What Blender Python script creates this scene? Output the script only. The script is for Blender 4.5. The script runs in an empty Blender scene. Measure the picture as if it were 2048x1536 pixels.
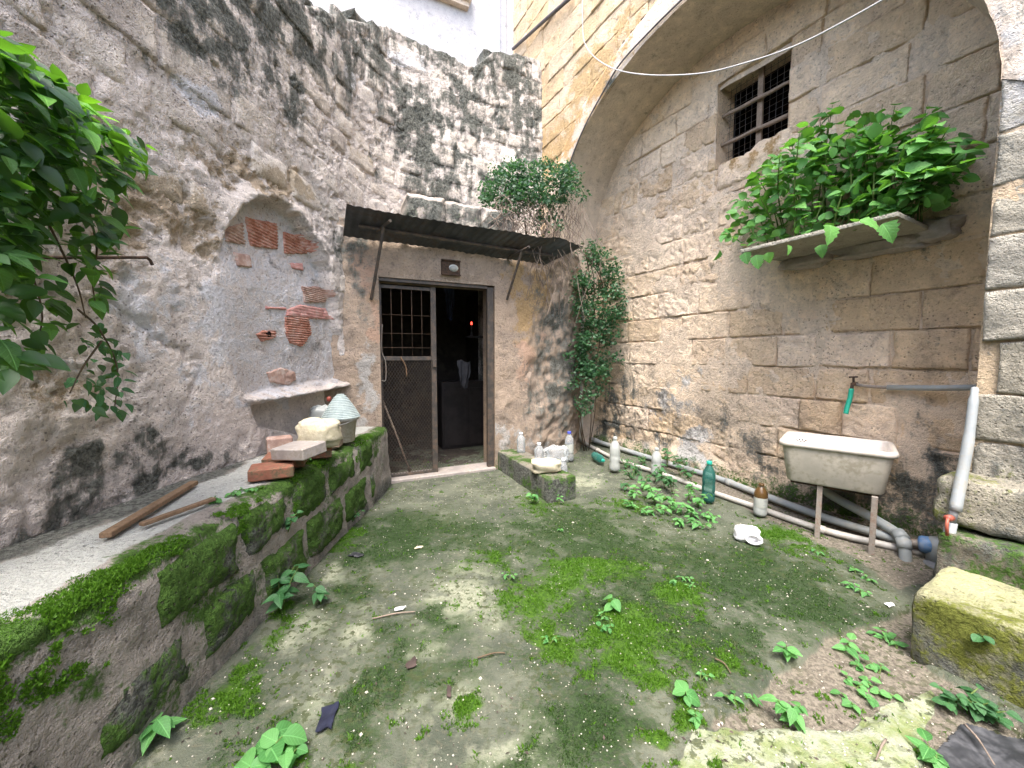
import bpy, math, random
import numpy as np
from mathutils import Vector, Matrix, Euler

# ------------------------------------------------------------------ camera, sky, sun, exposure
sc = bpy.context.scene
COL = sc.collection
FPX = 769.0
PITCH = math.radians(4.0)
CAM_H = 1.5
cam_d = bpy.data.cameras.new('camera')
cam_d.sensor_width = 36.0
cam_d.lens = 36.0 * FPX / 2048.0
cam_d.clip_start = 0.02
cam_d.clip_end = 400.0
cam = bpy.data.objects.new('camera', cam_d)
COL.objects.link(cam)
cam.location = (0, 0, CAM_H)
cam.rotation_euler = (math.radians(90) - PITCH, 0, 0)
sc.camera = cam

SUN_EL, SUN_AZ = 66.0, 190.0          # azimuth clockwise from +Y (the view direction): behind the camera
w = bpy.data.worlds.new('World')
sc.world = w
w.use_nodes = True
wn = w.node_tree.nodes
wl = w.node_tree.links
bg = wn['Background']
sky = wn.new('ShaderNodeTexSky')
sky.sky_type = 'NISHITA'
sky.sun_disc = False
sky.sun_elevation = math.radians(SUN_EL)
sky.sun_rotation = math.radians(SUN_AZ)
sky.air_density = 1.0
sky.dust_density = 4.0
sky.ozone_density = 1.0
wl.new(sky.outputs[0], bg.inputs[0])
bg.inputs[1].default_value = 0.15
sun_d = bpy.data.lights.new('sun', 'SUN')
sun_d.energy = 1.0
sun_d.angle = math.radians(24)
sun_d.color = (1.0, 0.975, 0.94)
sun = bpy.data.objects.new('sun', sun_d)
COL.objects.link(sun)
_az, _el = math.radians(SUN_AZ), math.radians(SUN_EL)
_dir = Vector((math.sin(_az) * math.cos(_el), math.cos(_az) * math.cos(_el), math.sin(_el)))
sun.rotation_euler = _dir.to_track_quat('Z', 'Y').to_euler()
sun.location = _dir * 30
sc.view_settings.view_transform = 'Standard'
sc.view_settings.look = 'None'
sc.view_settings.gamma = 1.0
sc.view_settings.use_curve_mapping = False
sc.view_settings.exposure = 2.5
sc.render.engine = 'CYCLES'
sc.cycles.use_denoising = True
sc.cycles.max_bounces = 6
sc.cycles.transparent_max_bounces = 16
sc.cycles.caustics_reflective = False
sc.cycles.caustics_refractive = False

random.seed(7)
RNG = np.random.default_rng(7)
R = math.radians

# ------------------------------------------------------------------ pixel -> place helpers (2048x1536 photo pixels)
_c, _s = math.cos(PITCH), math.sin(PITCH)
CAMV = np.array([0, 0, CAM_H])


def ray(px, py):
    x = (px - 1024) / FPX
    y = (768 - py) / FPX
    return np.array([x, _c + y * _s, -_s + y * _c])


def on_floor(px, py, z=0.0):
    r = ray(px, py)
    return CAMV + r * (z - CAM_H) / r[2]


def on_plane(px, py, P, n):
    n = np.array([n[0], n[1], 0.0])
    P = np.array([P[0], P[1], 0.0])
    r = ray(px, py)
    return CAMV + r * ((P - CAMV) @ n) / (r @ n)


def at_depth(px, py, y):
    r = ray(px, py)
    return CAMV + r * (y / r[1])


# ------------------------------------------------------------------ numpy noise
_perm = np.random.default_rng(3).permutation(256)
_perm = np.concatenate([_perm, _perm, _perm])
_g = np.random.default_rng(4).normal(size=(256, 3))
_g /= np.linalg.norm(_g, axis=1)[:, None]


def pnoise(P):
    P = np.asarray(P, float)
    i = np.floor(P).astype(int)
    f = P - i
    i &= 255
    u = f * f * f * (f * (f * 6 - 15) + 10)
    out = 0
    for dx in (0, 1):
        wx = u[..., 0] if dx else 1 - u[..., 0]
        for dy in (0, 1):
            wy = u[..., 1] if dy else 1 - u[..., 1]
            for dz in (0, 1):
                wz = u[..., 2] if dz else 1 - u[..., 2]
                h = _perm[_perm[_perm[i[..., 0] + dx] + i[..., 1] + dy] + i[..., 2] + dz]
                d = f - np.array([dx, dy, dz])
                out = out + wx * wy * wz * np.sum(_g[h] * d, axis=-1)
    return out * 1.6


def fbm(P, octv=4, scale=1.0, gain=0.5, seed=0.0):
    P = np.asarray(P, float) * scale + seed * 17.31
    a, t, o = 1.0, 0.0, 0.0
    for k in range(octv):
        o = o + a * pnoise(P)
        t += a
        a *= gain
        P = P * 2.03 + 5.7
    return o / t * 1.3


def P3(a, b, c=0.0):
    a = np.asarray(a, float)
    b = np.asarray(b, float)
    return np.stack([a, b, np.zeros_like(a) + c], -1)


def sstep(a, b, x):
    t = np.clip((x - a) / (b - a), 0, 1)
    return t * t * (3 - 2 * t)


def sdpoly(X, Y, poly):
    """signed distance (inside positive) to a polygon"""
    X = np.asarray(X, float)
    Y = np.asarray(Y, float)
    d = np.full(X.shape, 1e9)
    ins = np.zeros(X.shape, bool)
    n = len(poly)
    for k in range(n):
        x0, y0 = poly[k]
        x1, y1 = poly[(k + 1) % n]
        ex, ey = x1 - x0, y1 - y0
        t = np.clip(((X - x0) * ex + (Y - y0) * ey) / (ex * ex + ey * ey + 1e-12), 0, 1)
        d = np.minimum(d, np.hypot(X - x0 - t * ex, Y - y0 - t * ey))
        c = ((y0 > Y) != (y1 > Y)) & (X < ex * (Y - y0) / (ey if abs(ey) > 1e-9 else 1e-9) + x0)
        ins ^= c
    return np.where(ins, d, -d)


# ------------------------------------------------------------------ mesh helpers
def mesh_np(name, V, F, smooth=True, attrs=None):
    V = np.asarray(V, np.float32).reshape(-1, 3)
    F = np.asarray(F, np.int32)
    m = bpy.data.meshes.new(name)
    m.vertices.add(len(V))
    m.vertices.foreach_set('co', V.ravel())
    k = F.shape[1]
    m.loops.add(F.size)
    m.loops.foreach_set('vertex_index', F.ravel())
    m.polygons.add(len(F))
    m.polygons.foreach_set('loop_start', np.arange(0, F.size, k, dtype=np.int32))
    m.update(calc_edges=True)
    if smooth:
        m.polygons.foreach_set('use_smooth', np.ones(len(F), bool))
    if attrs:
        for n, a in attrs.items():
            at = m.attributes.new(n, 'FLOAT', 'POINT')
            at.data.foreach_set('value', np.asarray(a, np.float32).ravel())
    m.validate()
    return m


def mesh_py(name, V, F, smooth=False):
    m = bpy.data.meshes.new(name)
    m.from_pydata([tuple(map(float, v)) for v in V], [], [tuple(map(int, f)) for f in F])
    m.update()
    if smooth:
        m.polygons.foreach_set('use_smooth', np.ones(len(F), bool))
    return m


def obj(name, mesh, mat=None, parent=None, loc=None, rot=None, scale=None):
    o = bpy.data.objects.new(name, mesh)
    COL.objects.link(o)
    if mat is not None and mesh is not None and not mesh.materials:
        mesh.materials.append(mat)
    if parent is not None:
        o.parent = parent
    if loc is not None:
        o.location = loc
    if rot is not None:
        o.rotation_euler = rot
    if scale is not None:
        o.scale = (scale,) * 3 if isinstance(scale, (int, float)) else scale
    return o


def tag(o, label, cat, group=None):
    o['label'] = label
    o['category'] = cat
    if group:
        o['group'] = group
    return o


def thing(name, label, cat, loc=(0, 0, 0), rotz=0.0, group=None):
    o = bpy.data.objects.new(name, None)
    o.empty_display_size = 0.05
    COL.objects.link(o)
    o.location = loc
    o.rotation_euler = (0, 0, rotz)
    return tag(o, label, cat, group)


def grid_faces(nr, nc, off=0):
    i = np.arange(nr - 1)[:, None] * nc + np.arange(nc - 1)[None, :] + off
    return np.stack([i, i + 1, i + 1 + nc, i + nc], -1).reshape(-1, 4)


class MB:
    """collects boxes, tubes, lofts and lathes into one mesh"""

    def __init__(self):
        self.V = []
        self.F = []
        self.n = 0

    def add(self, V, F):
        V = [tuple(map(float, v)) for v in V]
        self.V += V
        self.F += [tuple(int(i) + self.n for i in f) for f in F]
        self.n += len(V)
        return self

    def box(self, c, s, rot=None, bev=0.0):
        c = np.array(c, float)
        s = np.array(s, float) / 2
        M = np.array(Euler(rot).to_matrix()) if rot is not None else np.eye(3)
        if bev <= 0:
            v = [c + M @ (s * np.array(q)) for q in
                 ((-1, -1, -1), (1, -1, -1), (1, 1, -1), (-1, 1, -1), (-1, -1, 1), (1, -1, 1), (1, 1, 1), (-1, 1, 1))]
            f = [(0, 3, 2, 1), (4, 5, 6, 7), (0, 1, 5, 4), (1, 2, 6, 5), (2, 3, 7, 6), (3, 0, 4, 7)]
            return self.add(v, f)
        rings = []
        for zz, ins in ((-s[2], bev), (-s[2] + bev, 0), (s[2] - bev, 0), (s[2], bev)):
            a, b = s[0] - ins, s[1] - ins
            k = bev * 0.7
            rings.append([c + M @ np.array(q) for q in
                          ((-a + k, -b, zz), (a - k, -b, zz), (a, -b + k, zz), (a, b - k, zz),
                           (a - k, b, zz), (-a + k, b, zz), (-a, b - k, zz), (-a, -b + k, zz))])
        return self.loft(rings, cap=True)

    def loft(self, rings, cap=False, closed=True):
        n = len(rings[0])
        v = [p for r in rings for p in r]
        f = []
        for k in range(len(rings) - 1):
            for j in range(n if closed else n - 1):
                a = k * n + j
                b = k * n + (j + 1) % n
                f.append((a, b, b + n, a + n))
        if cap:
            f.append(tuple(range(n - 1, -1, -1)))
            f.append(tuple((len(rings) - 1) * n + j for j in range(n)))
        return self.add(v, f)

    def lathe(self, prof, n=20, c=(0, 0, 0), cap=False):
        c = np.array(c, float)
        rings = [[c + np.array((r * math.cos(2 * math.pi * j / n), r * math.sin(2 * math.pi * j / n), z)) for j in range(n)]
                 for r, z in prof]
        return self.loft(rings, cap=cap)

    def tube(self, pts, r, n=8, cap=True):
        pts = [np.array(p, float) for p in pts]
        rad = list(r) if hasattr(r, '__len__') else [r] * len(pts)
        rings = []
        up = None
        for k, p in enumerate(pts):
            t = pts[min(k + 1, len(pts) - 1)] - pts[max(k - 1, 0)]
            t = t / (np.linalg.norm(t) + 1e-9)
            if up is None:
                a = np.array((0, 0, 1.0)) if abs(t[2]) < 0.9 else np.array((1.0, 0, 0))
            else:
                a = up
            x = np.cross(t, a)
            x /= np.linalg.norm(x) + 1e-9
            y = np.cross(x, t)
            up = y
            rings.append([p + rad[k] * (math.cos(2 * math.pi * j / n) * x + math.sin(2 * math.pi * j / n) * y) for j in range(n)])
        return self.loft(rings, cap=cap)

    def build(self, name, mat=None, parent=None, smooth=False, **kw):
        return obj(name, mesh_py(name, self.V, self.F, smooth), mat, parent, **kw)


def spline(pts, n=8):
    """Catmull-Rom through points"""
    P = [np.array(p, float) for p in pts]
    P = [2 * P[0] - P[1]] + P + [2 * P[-1] - P[-2]]
    out = []
    for k in range(1, len(P) - 2):
        for j in range(n):
            t = j / n
            out.append(0.5 * ((2 * P[k]) + (-P[k - 1] + P[k + 1]) * t + (2 * P[k - 1] - 5 * P[k] + 4 * P[k + 1] - P[k + 2]) * t * t
                              + (-P[k - 1] + 3 * P[k] - 3 * P[k + 1] + P[k + 2]) * t ** 3))
    out.append(P[-2])
    return out


# ------------------------------------------------------------------ node material helpers
class NT:
    def __init__(self, name):
        self.m = bpy.data.materials.new(name)
        self.m.use_nodes = True
        self.t = self.m.node_tree
        self.b = self.t.nodes['Principled BSDF']
        self.out = self.t.nodes['Material Output']
        self.pos = self.t.nodes.new('ShaderNodeNewGeometry').outputs['Position']

    def n(self, typ, **kw):
        nd = self.t.nodes.new(typ)
        for k, v in kw.items():
            setattr(nd, k, v)
        return nd

    def link(self, a, b):
        self.t.links.new(a, b)

    def put(self, sock, v):
        if isinstance(v, bpy.types.NodeSocket):
            self.link(v, sock)
        elif isinstance(v, (tuple, list)):
            sock.default_value = (*v, 1) if len(v) == 3 and len(sock.default_value) == 4 else v
        else:
            sock.default_value = v

    def noise(self, scale, detail=4, rough=0.55, vec=None, dist=0.0):
        nd = self.n('ShaderNodeTexNoise')
        self.put(nd.inputs['Vector'], vec or self.pos)
        nd.inputs['Scale'].default_value = scale
        nd.inputs['Detail'].default_value = detail
        nd.inputs['Roughness'].default_value = rough
        nd.inputs['Distortion'].default_value = dist
        return nd.outputs[0]

    def voro(self, scale, feature='F1', vec=None, out=0):
        nd = self.n('ShaderNodeTexVoronoi', feature=feature)
        self.put(nd.inputs['Vector'], vec or self.pos)
        nd.inputs['Scale'].default_value = scale
        return nd.outputs[out]

    def math(self, op, a, b=0.0, c=None, clamp=False):
        nd = self.n('ShaderNodeMath', operation=op, use_clamp=clamp)
        self.put(nd.inputs[0], a)
        self.put(nd.inputs[1], b)
        if c is not None:
            self.put(nd.inputs[2], c)
        return nd.outputs[0]

    def ss(self, x, a, b, lo=0.0, hi=1.0):
        nd = self.n('ShaderNodeMapRange', interpolation_type='SMOOTHSTEP')
        self.put(nd.inputs[0], x)
        nd.inputs[1].default_value = a
        nd.inputs[2].default_value = b
        nd.inputs[3].default_value = lo
        nd.inputs[4].default_value = hi
        return nd.outputs[0]

    def attr(self, name):
        nd = self.n('ShaderNodeAttribute', attribute_name=name)
        return nd.outputs['Fac']

    def mix(self, fac, a, b, mode='MIX'):
        nd = self.n('ShaderNodeMix', data_type='RGBA', blend_type=mode)
        self.put(nd.inputs[0], fac)
        self.put(nd.inputs[6], a)
        self.put(nd.inputs[7], b)
        return nd.outputs[2]

    def scaled(self, x, y, z):
        nd = self.n('ShaderNodeMapping')
        self.put(nd.inputs['Vector'], self.pos)
        nd.inputs['Scale'].default_value = (x, y, z)
        return nd.outputs[0]

    def bump(self, h, strength=0.5, dist=0.01, normal=None):
        nd = self.n('ShaderNodeBump')
        nd.inputs['Strength'].default_value = strength
        nd.inputs['Distance'].default_value = dist
        self.put(nd.inputs['Height'], h)
        if normal is not None:
            self.link(normal, nd.inputs['Normal'])
        return nd.outputs[0]

    def done(self, col, rough=0.9, spec=0.2, normal=None):
        self.put(self.b.inputs['Base Color'], col)
        self.put(self.b.inputs['Roughness'], rough)
        self.b.inputs['Specular IOR Level'].default_value = spec
        if normal is not None:
            self.link(normal, self.b.inputs['Normal'])
        return self.m


def masonry(name, base, alt, pit=0.6, bump=0.6, rnd=0.12, moss_c=(0.036, 0.072, 0.014), dark_c=(0.045, 0.048, 0.042),
            lime_c=(0.62, 0.60, 0.57), ochre_c=(0.50, 0.33, 0.16), grime_c=(0.13, 0.115, 0.095), pink_c=(0.46, 0.27, 0.2)):
    """weathered stone or plaster; stains with shapes of their own come from the attributes
    dark (lichen), moss, lime (salt / old whitewash), ochre (bare soft stone), grime, pink"""
    t = NT(name)
    big = t.noise(1.7, 4, 0.65)
    mid = t.noise(8.0, 4, 0.68)
    fine = t.noise(42.0, 4, 0.72)
    vfine = fine
    streak = t.noise(7.0, 4, 0.7, vec=t.scaled(1, 1, 0.22))
    amp = lambda x, k=2.6: t.math('MULTIPLY_ADD', x, k, 0.5 - 0.5 * k)
    midA, fineA, streakA = amp(mid), amp(fine), amp(streak)
    col = t.mix(t.ss(big, 0.35, 0.65), base, alt)
    col = t.mix(t.ss(mid, 0.45, 0.75), col, tuple(min(1, c * 1.22) for c in base))
    col = t.mix(t.ss(mid, 0.45, 0.25), col, tuple(c * 0.66 for c in alt))
    col = t.mix(t.math('MULTIPLY', t.ss(fineA, 0.62, 0.95), 0.5), col, tuple(min(1, c * 1.35 + 0.04) for c in base))
    col = t.mix(t.math('MULTIPLY', t.ss(fineA, 0.36, 0.05), 0.6), col, tuple(c * 0.5 for c in alt))
    oi = t.n('ShaderNodeObjectInfo').outputs['Random']
    hv = t.n('ShaderNodeHueSaturation')
    t.put(hv.inputs['Value'], t.math('MULTIPLY_ADD', oi, rnd * 2, 1 - rnd))
    t.put(hv.inputs['Saturation'], t.math('MULTIPLY_ADD', oi, -0.25, 1.1))
    t.put(hv.inputs['Color'], col)
    col = hv.outputs[0]

    def over(col, nm, c, w=0.6, src=None, lo=0.40, hi=0.66, c2=None):
        a_ = t.attr(nm)
        s_ = src or t.math('MULTIPLY_ADD', midA, 0.5, t.math('MULTIPLY', fineA, 0.5))
        f = t.ss(t.math('ADD', a_, t.math('MULTIPLY', t.ss(a_, 0.0, 0.2), t.math('MULTIPLY_ADD', s_, w, -0.5 * w))), lo, hi)
        if c2:
            c = t.mix(t.ss(fine, 0.35, 0.65), c, c2)
        return t.mix(f, col, c), f

    col, _ = over(col, 'ochre', ochre_c, c2=tuple(c * 0.72 for c in ochre_c))
    col, _ = over(col, 'pink', pink_c, c2=tuple(min(1, c * 1.2) for c in pink_c))
    col, _ = over(col, 'lime', lime_c, c2=tuple(c * 0.8 for c in lime_c))
    gf = t.ss(t.math('ADD', t.attr('grime'), t.math('MULTIPLY_ADD', fineA, 0.5, -0.25)), 0.2, 0.9)
    col = t.mix(t.math('MULTIPLY', gf, 0.85), col, grime_c)
    col, df = over(col, 'dark', dark_c, w=0.9, src=t.math('MULTIPLY_ADD', streakA, 0.6, t.math('MULTIPLY', fineA, 0.4)), lo=0.30, hi=0.72,
                   c2=(0.17, 0.175, 0.155))
    col, mf = over(col, 'moss', moss_c, w=0.7, lo=0.34, hi=0.62,
                   c2=tuple(c * 1.9 for c in moss_c))
    pits = t.ss(t.voro(34.0, vec=None), 0.26, 0.10)
    pits = t.math('MULTIPLY', pits, t.ss(big, 0.42, 0.58))
    crack = t.ss(fine, 0.36, 0.26)
    col = t.mix(t.math('MULTIPLY', pits, pit), col, tuple(c * 0.35 for c in alt))
    col = t.mix(t.math('MULTIPLY', crack, 0.55 * pit), col, tuple(c * 0.45 for c in alt))
    vf = t.noise(130.0, 2, 0.65)
    h = t.math('MULTIPLY_ADD', mid, 1.3, t.math('MULTIPLY_ADD', fine, 1.3, t.math('MULTIPLY', vf, 0.5)))
    h = t.math('MULTIPLY_ADD', pits, -0.6, h)
    h = t.math('MULTIPLY_ADD', crack, -0.4, h)
    nb = t.bump(h, min(1.0, bump * 1.15), 0.023)
    return t.done(col, 0.93, 0.15, nb)


def plain(name, col, rough=0.6, spec=0.3, metal=0.0, var=0.25, scale=14.0, bump=0.15, dirt=None, dirt_amt=0.5, trans=0.0, dist=0.004):
    t = NT(name)
    tc = t.n('ShaderNodeTexCoord').outputs['Object']
    n1 = t.noise(scale, 5, 0.6, vec=tc)
    n2 = t.noise(scale * 5, 4, 0.6, vec=tc)
    c = t.mix(t.ss(n1, 0.3, 0.7), tuple(x * (1 - var) for x in col), tuple(min(1, x * (1 + var)) for x in col))
    if dirt:
        c = t.mix(t.math('MULTIPLY', t.ss(t.math('MULTIPLY_ADD', n1, 0.6, t.math('MULTIPLY', n2, 0.4)), 0.46, 0.62), dirt_amt), c, dirt)
    t.b.inputs['Metallic'].default_value = metal
    t.b.inputs['Transmission Weight'].default_value = trans
    return t.done(c, rough, spec, t.bump(t.math('MULTIPLY_ADD', n2, 0.5, n1), bump, dist))


def leaf_mat(name, c1, c2, gloss=0.35, trans=0.4, tcol=(0.16, 0.34, 0.03), veins=False):
    t = NT(name)
    oi = t.n('ShaderNodeObjectInfo').outputs['Random']
    tc = t.n('ShaderNodeTexCoord').outputs['Object']
    rnd = t.math('ADD', t.math('MULTIPLY', oi, 0.7), t.math('MULTIPLY', t.noise(4.0, 2, vec=t.pos), 0.5))
    c = t.mix(t.ss(rnd, 0.2, 0.85), c1, c2)
    c = t.mix(t.math('MULTIPLY', t.ss(t.noise(60, 3, vec=tc), 0.45, 0.7), 0.25), c, tuple(x * 0.6 for x in c1))
    nb = None
    if veins:
        sx = t.n('ShaderNodeSeparateXYZ')
        t.link(tc, sx.inputs[0])
        ax_ = t.math('ABSOLUTE', sx.outputs[0])
        mid = t.ss(ax_, 0.03, 0.008)
        w_ = t.math('FRACT', t.math('MULTIPLY', t.math('SUBTRACT', sx.outputs[1], t.math('MULTIPLY', ax_, 0.85)), 6.5))
        side = t.math('MULTIPLY', t.ss(t.math('ABSOLUTE', t.math('SUBTRACT', w_, 0.5)), 0.10, 0.03), 0.55)
        v = t.math('MAXIMUM', mid, side)
        c = t.mix(t.math('MULTIPLY', v, 0.45), c, tuple(min(1, x * 1.9 + 0.02) for x in c2))
        blot = t.ss(t.noise(5.0, 3, vec=tc), 0.58, 0.72)
        c = t.mix(t.math('MULTIPLY', blot, 0.35), c, (c2[0] * 1.5, c2[1] * 1.1, c2[2]))
        nb = t.bump(t.math('SUBTRACT', t.noise(9.0, 2, vec=tc), v), 0.5, 0.006)
    t.done(c, 0.5, gloss, nb)
    tr = t.n('ShaderNodeBsdfTranslucent')
    t.put(tr.inputs['Color'], tcol)
    ms = t.n('ShaderNodeMixShader')
    ms.inputs[0].default_value = trans
    t.link(t.b.outputs[0], ms.inputs[1])
    t.link(tr.outputs[0], ms.inputs[2])
    t.link(ms.outputs[0], t.out.inputs[0])
    return t.m


def clear_plastic(name, col, rough=0.12, alpha=0.4):
    t = NT(name)
    tc = t.n('ShaderNodeTexCoord').outputs['Object']
    n1 = t.noise(30, 4, vec=tc)
    t.done(col, rough, 0.5, t.bump(n1, 0.4, 0.006))
    tr = t.n('ShaderNodeBsdfTransparent')
    t.put(tr.inputs['Color'], tuple(0.5 + 0.5 * x for x in col))
    lw = t.n('ShaderNodeFresnel')
    lw.inputs[0].default_value = 1.45
    ms = t.n('ShaderNodeMixShader')
    t.put(ms.inputs[0], t.math('ADD', t.math('MULTIPLY', lw.outputs[0], 1.2), alpha, clamp=True))
    t.link(tr.outputs[0], ms.inputs[1])
    t.link(t.b.outputs[0], ms.inputs[2])
    t.link(ms.outputs[0], t.out.inputs[0])
    return t.m


M = {}
M['lime'] = masonry('limestone', (0.74, 0.575, 0.395), (0.67, 0.52, 0.38), pit=0.8, bump=0.8)
M['lime_mortar'] = masonry('limestone_mortar', (0.64, 0.50, 0.35), (0.57, 0.45, 0.325), pit=0.7, bump=0.8)
M['yellow'] = masonry('yellow_limestone', (0.58, 0.44, 0.285), (0.53, 0.405, 0.275), pit=0.75, bump=0.7, rnd=0.05, ochre_c=(0.54, 0.38, 0.20))
M['yellow_mortar'] = masonry('yellow_mortar', (0.52, 0.40, 0.26), (0.47, 0.365, 0.25), pit=0.6)
M['band'] = masonry('arch_plaster', (0.58, 0.485, 0.385), (0.50, 0.42, 0.34), pit=0.6, bump=0.5)
M['soffit'] = masonry('soffit_plaster', (0.54, 0.44, 0.335), (0.47, 0.385, 0.30), pit=0.4, bump=0.4)
M['plaster'] = masonry('old_plaster', (0.68, 0.615, 0.565), (0.57, 0.52, 0.485), pit=0.7, bump=0.8, ochre_c=(0.46, 0.37, 0.27),
                       pink_c=(0.53, 0.465, 0.43), lime_c=(0.62, 0.615, 0.63))
M['rubble'] = masonry('rubble_stone', (0.60, 0.54, 0.47), (0.53, 0.475, 0.435), pit=0.7, bump=0.8, rnd=0.2, ochre_c=(0.47, 0.39, 0.29), lime_c=(0.62, 0.61, 0.62))
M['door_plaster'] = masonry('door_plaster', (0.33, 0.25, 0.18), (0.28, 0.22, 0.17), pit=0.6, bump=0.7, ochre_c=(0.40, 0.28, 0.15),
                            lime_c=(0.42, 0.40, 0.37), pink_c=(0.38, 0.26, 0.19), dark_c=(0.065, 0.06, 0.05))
M['low_mortar'] = masonry('low_wall_mortar', (0.37, 0.34, 0.30), (0.29, 0.265, 0.235), pit=0.6, bump=0.9, lime_c=(0.50, 0.51, 0.47))
M['low_stone'] = masonry('low_wall_stone', (0.27, 0.24, 0.19), (0.22, 0.20, 0.16), pit=0.7, bump=1.0)
M['grey_stone'] = masonry('grey_stone', (0.40, 0.37, 0.30), (0.33, 0.31, 0.25), pit=0.8, bump=0.9, moss_c=(0.09, 0.10, 0.03))
M['step_stone'] = masonry('step_stone', (0.38, 0.38, 0.22), (0.29, 0.285, 0.17), pit=0.5, bump=0.9, moss_c=(0.085, 0.095, 0.02),
                          lime_c=(0.46, 0.46, 0.25))
M['pale'] = masonry('pale_house', (0.40, 0.385, 0.385), (0.35, 0.345, 0.355), pit=0.15, bump=0.2, rnd=0.05, lime_c=(0.42, 0.41, 0.415))
M['terra'] = plain('terracotta', (0.36, 0.16, 0.11), 0.85, 0.2, var=0.3, scale=12, bump=0.4, dirt=(0.44, 0.36, 0.32), dirt_amt=0.6)
M['terra_pale'] = plain('pale_terracotta', (0.38, 0.25, 0.20), 0.88, 0.2, var=0.25, scale=12, bump=0.4, dirt=(0.45, 0.40, 0.36), dirt_amt=0.7)
M['pinkish'] = plain('pink_tile', (0.44, 0.22, 0.19), 0.9, 0.2, var=0.2, scale=9, bump=0.3, dirt=(0.42, 0.36, 0.32), dirt_amt=0.5)
M['brick_moss'] = plain('mossy_brick', (0.24, 0.10, 0.065), 0.9, 0.2, var=0.3, scale=12, bump=0.6, dirt=(0.08, 0.085, 0.05), dirt_amt=0.85)
M['rock'] = plain('cream_rock', (0.47, 0.425, 0.31), 0.92, 0.15, var=0.2, scale=9, bump=0.8, dirt=(0.34, 0.31, 0.2), dirt_amt=0.6, dist=0.012)
M['slab'] = plain('grey_slab', (0.30, 0.27, 0.25), 0.6, 0.4, var=0.25, scale=8, bump=0.3, dirt=(0.2, 0.17, 0.13), dirt_amt=0.6)
M['ceramic'] = plain('glazed_white', (0.60, 0.55, 0.49), 0.25, 0.5, var=0.07, scale=5, bump=0.05, dirt=(0.40, 0.31, 0.23), dirt_amt=0.4)
M['ceramic_out'] = plain('unglazed_grey', (0.50, 0.46, 0.38), 0.75, 0.3, var=0.16, scale=5, bump=0.3, dirt=(0.24, 0.21, 0.14), dirt_amt=0.6)
M['pvc'] = plain('grey_pvc', (0.26, 0.285, 0.29), 0.5, 0.35, var=0.12, scale=7, bump=0.12, dirt=(0.27, 0.25, 0.2), dirt_amt=0.6)
M['pvc_white'] = plain('white_pvc', (0.38, 0.365, 0.335), 0.5, 0.35, var=0.12, scale=7, bump=0.12, dirt=(0.27, 0.23, 0.18), dirt_amt=0.6)
M['pvc_dark'] = plain('dark_pvc', (0.13, 0.14, 0.15), 0.5, 0.35, var=0.2, scale=9, bump=0.12, dirt=(0.25, 0.23, 0.2), dirt_amt=0.5)
M['blue'] = plain('blue_plastic', (0.09, 0.19, 0.36), 0.5, 0.4, var=0.2, scale=9, dirt=(0.26, 0.27, 0.27), dirt_amt=0.6)
M['red'] = plain('red_plastic', (0.26, 0.055, 0.035), 0.5, 0.4, var=0.2, scale=20, dirt=(0.25, 0.1, 0.06), dirt_amt=0.5)
M['hose'] = plain('green_hose', (0.015, 0.30, 0.20), 0.4, 0.4, var=0.15, scale=20)
M['rust'] = plain('rusty_iron', (0.05, 0.034, 0.024), 0.85, 0.3, var=0.4, scale=25, bump=0.5, dirt=(0.11, 0.055, 0.03), dirt_amt=0.6)
M['iron'] = plain('grey_painted_iron', (0.05, 0.044, 0.038), 0.6, 0.4, var=0.25, scale=14, bump=0.3, dirt=(0.12, 0.075, 0.045), dirt_amt=0.6)
M['leg'] = plain('grey_leg_steel', (0.24, 0.215, 0.185), 0.55, 0.4, var=0.2, scale=14, bump=0.3, dirt=(0.17, 0.10, 0.065), dirt_amt=0.7)
M['tin'] = plain('corrugated_tin', (0.07, 0.075, 0.08), 0.55, 0.4, metal=0.5, var=0.35, scale=5, bump=0.3, dirt=(0.07, 0.055, 0.045), dirt_amt=0.8)
M['wood'] = plain('weathered_wood', (0.19, 0.125, 0.075), 0.85, 0.2, var=0.35, scale=18, bump=0.5, dirt=(0.09, 0.06, 0.04), dirt_amt=0.6)
M['wood_grey'] = plain('grey_wood', (0.24, 0.185, 0.14), 0.88, 0.2, var=0.3, scale=18, bump=0.5, dirt=(0.12, 0.09, 0.07), dirt_amt=0.6)
M['cable_w'] = plain('pale_cable', (0.40, 0.39, 0.375), 0.55, 0.3, var=0.08)
M['cable_d'] = plain('dark_cable', (0.10, 0.09, 0.09), 0.6, 0.3, var=0.2)
M['black'] = plain('black_plastic', (0.028, 0.03, 0.034), 0.5, 0.4, var=0.4, scale=6, bump=0.5, dirt=(0.20, 0.20, 0.21), dirt_amt=0.25)
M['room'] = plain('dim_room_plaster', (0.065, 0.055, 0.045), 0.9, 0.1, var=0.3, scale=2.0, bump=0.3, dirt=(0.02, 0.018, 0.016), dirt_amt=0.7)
M['dark_wood'] = plain('dark_furniture', (0.022, 0.018, 0.016), 0.7, 0.3, var=0.3, scale=6)
M['cloth'] = plain('grey_cloth', (0.04, 0.04, 0.043), 0.9, 0.1, var=0.15, scale=12, bump=0.4)
M['bluecloth'] = plain('dark_blue_cloth', (0.04, 0.05, 0.09), 0.9, 0.1, var=0.3, scale=12, bump=0.4)
M['basket'] = plain('woven_pale_basket', (0.30, 0.36, 0.355), 0.8, 0.2, var=0.12, scale=24, bump=0.4, dirt=(0.3, 0.33, 0.3), dirt_amt=0.4)
M['bucket'] = plain('dusty_bucket', (0.40, 0.36, 0.30), 0.6, 0.3, var=0.2, scale=9, bump=0.2, dirt=(0.20, 0.165, 0.12), dirt_amt=0.6)
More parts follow.
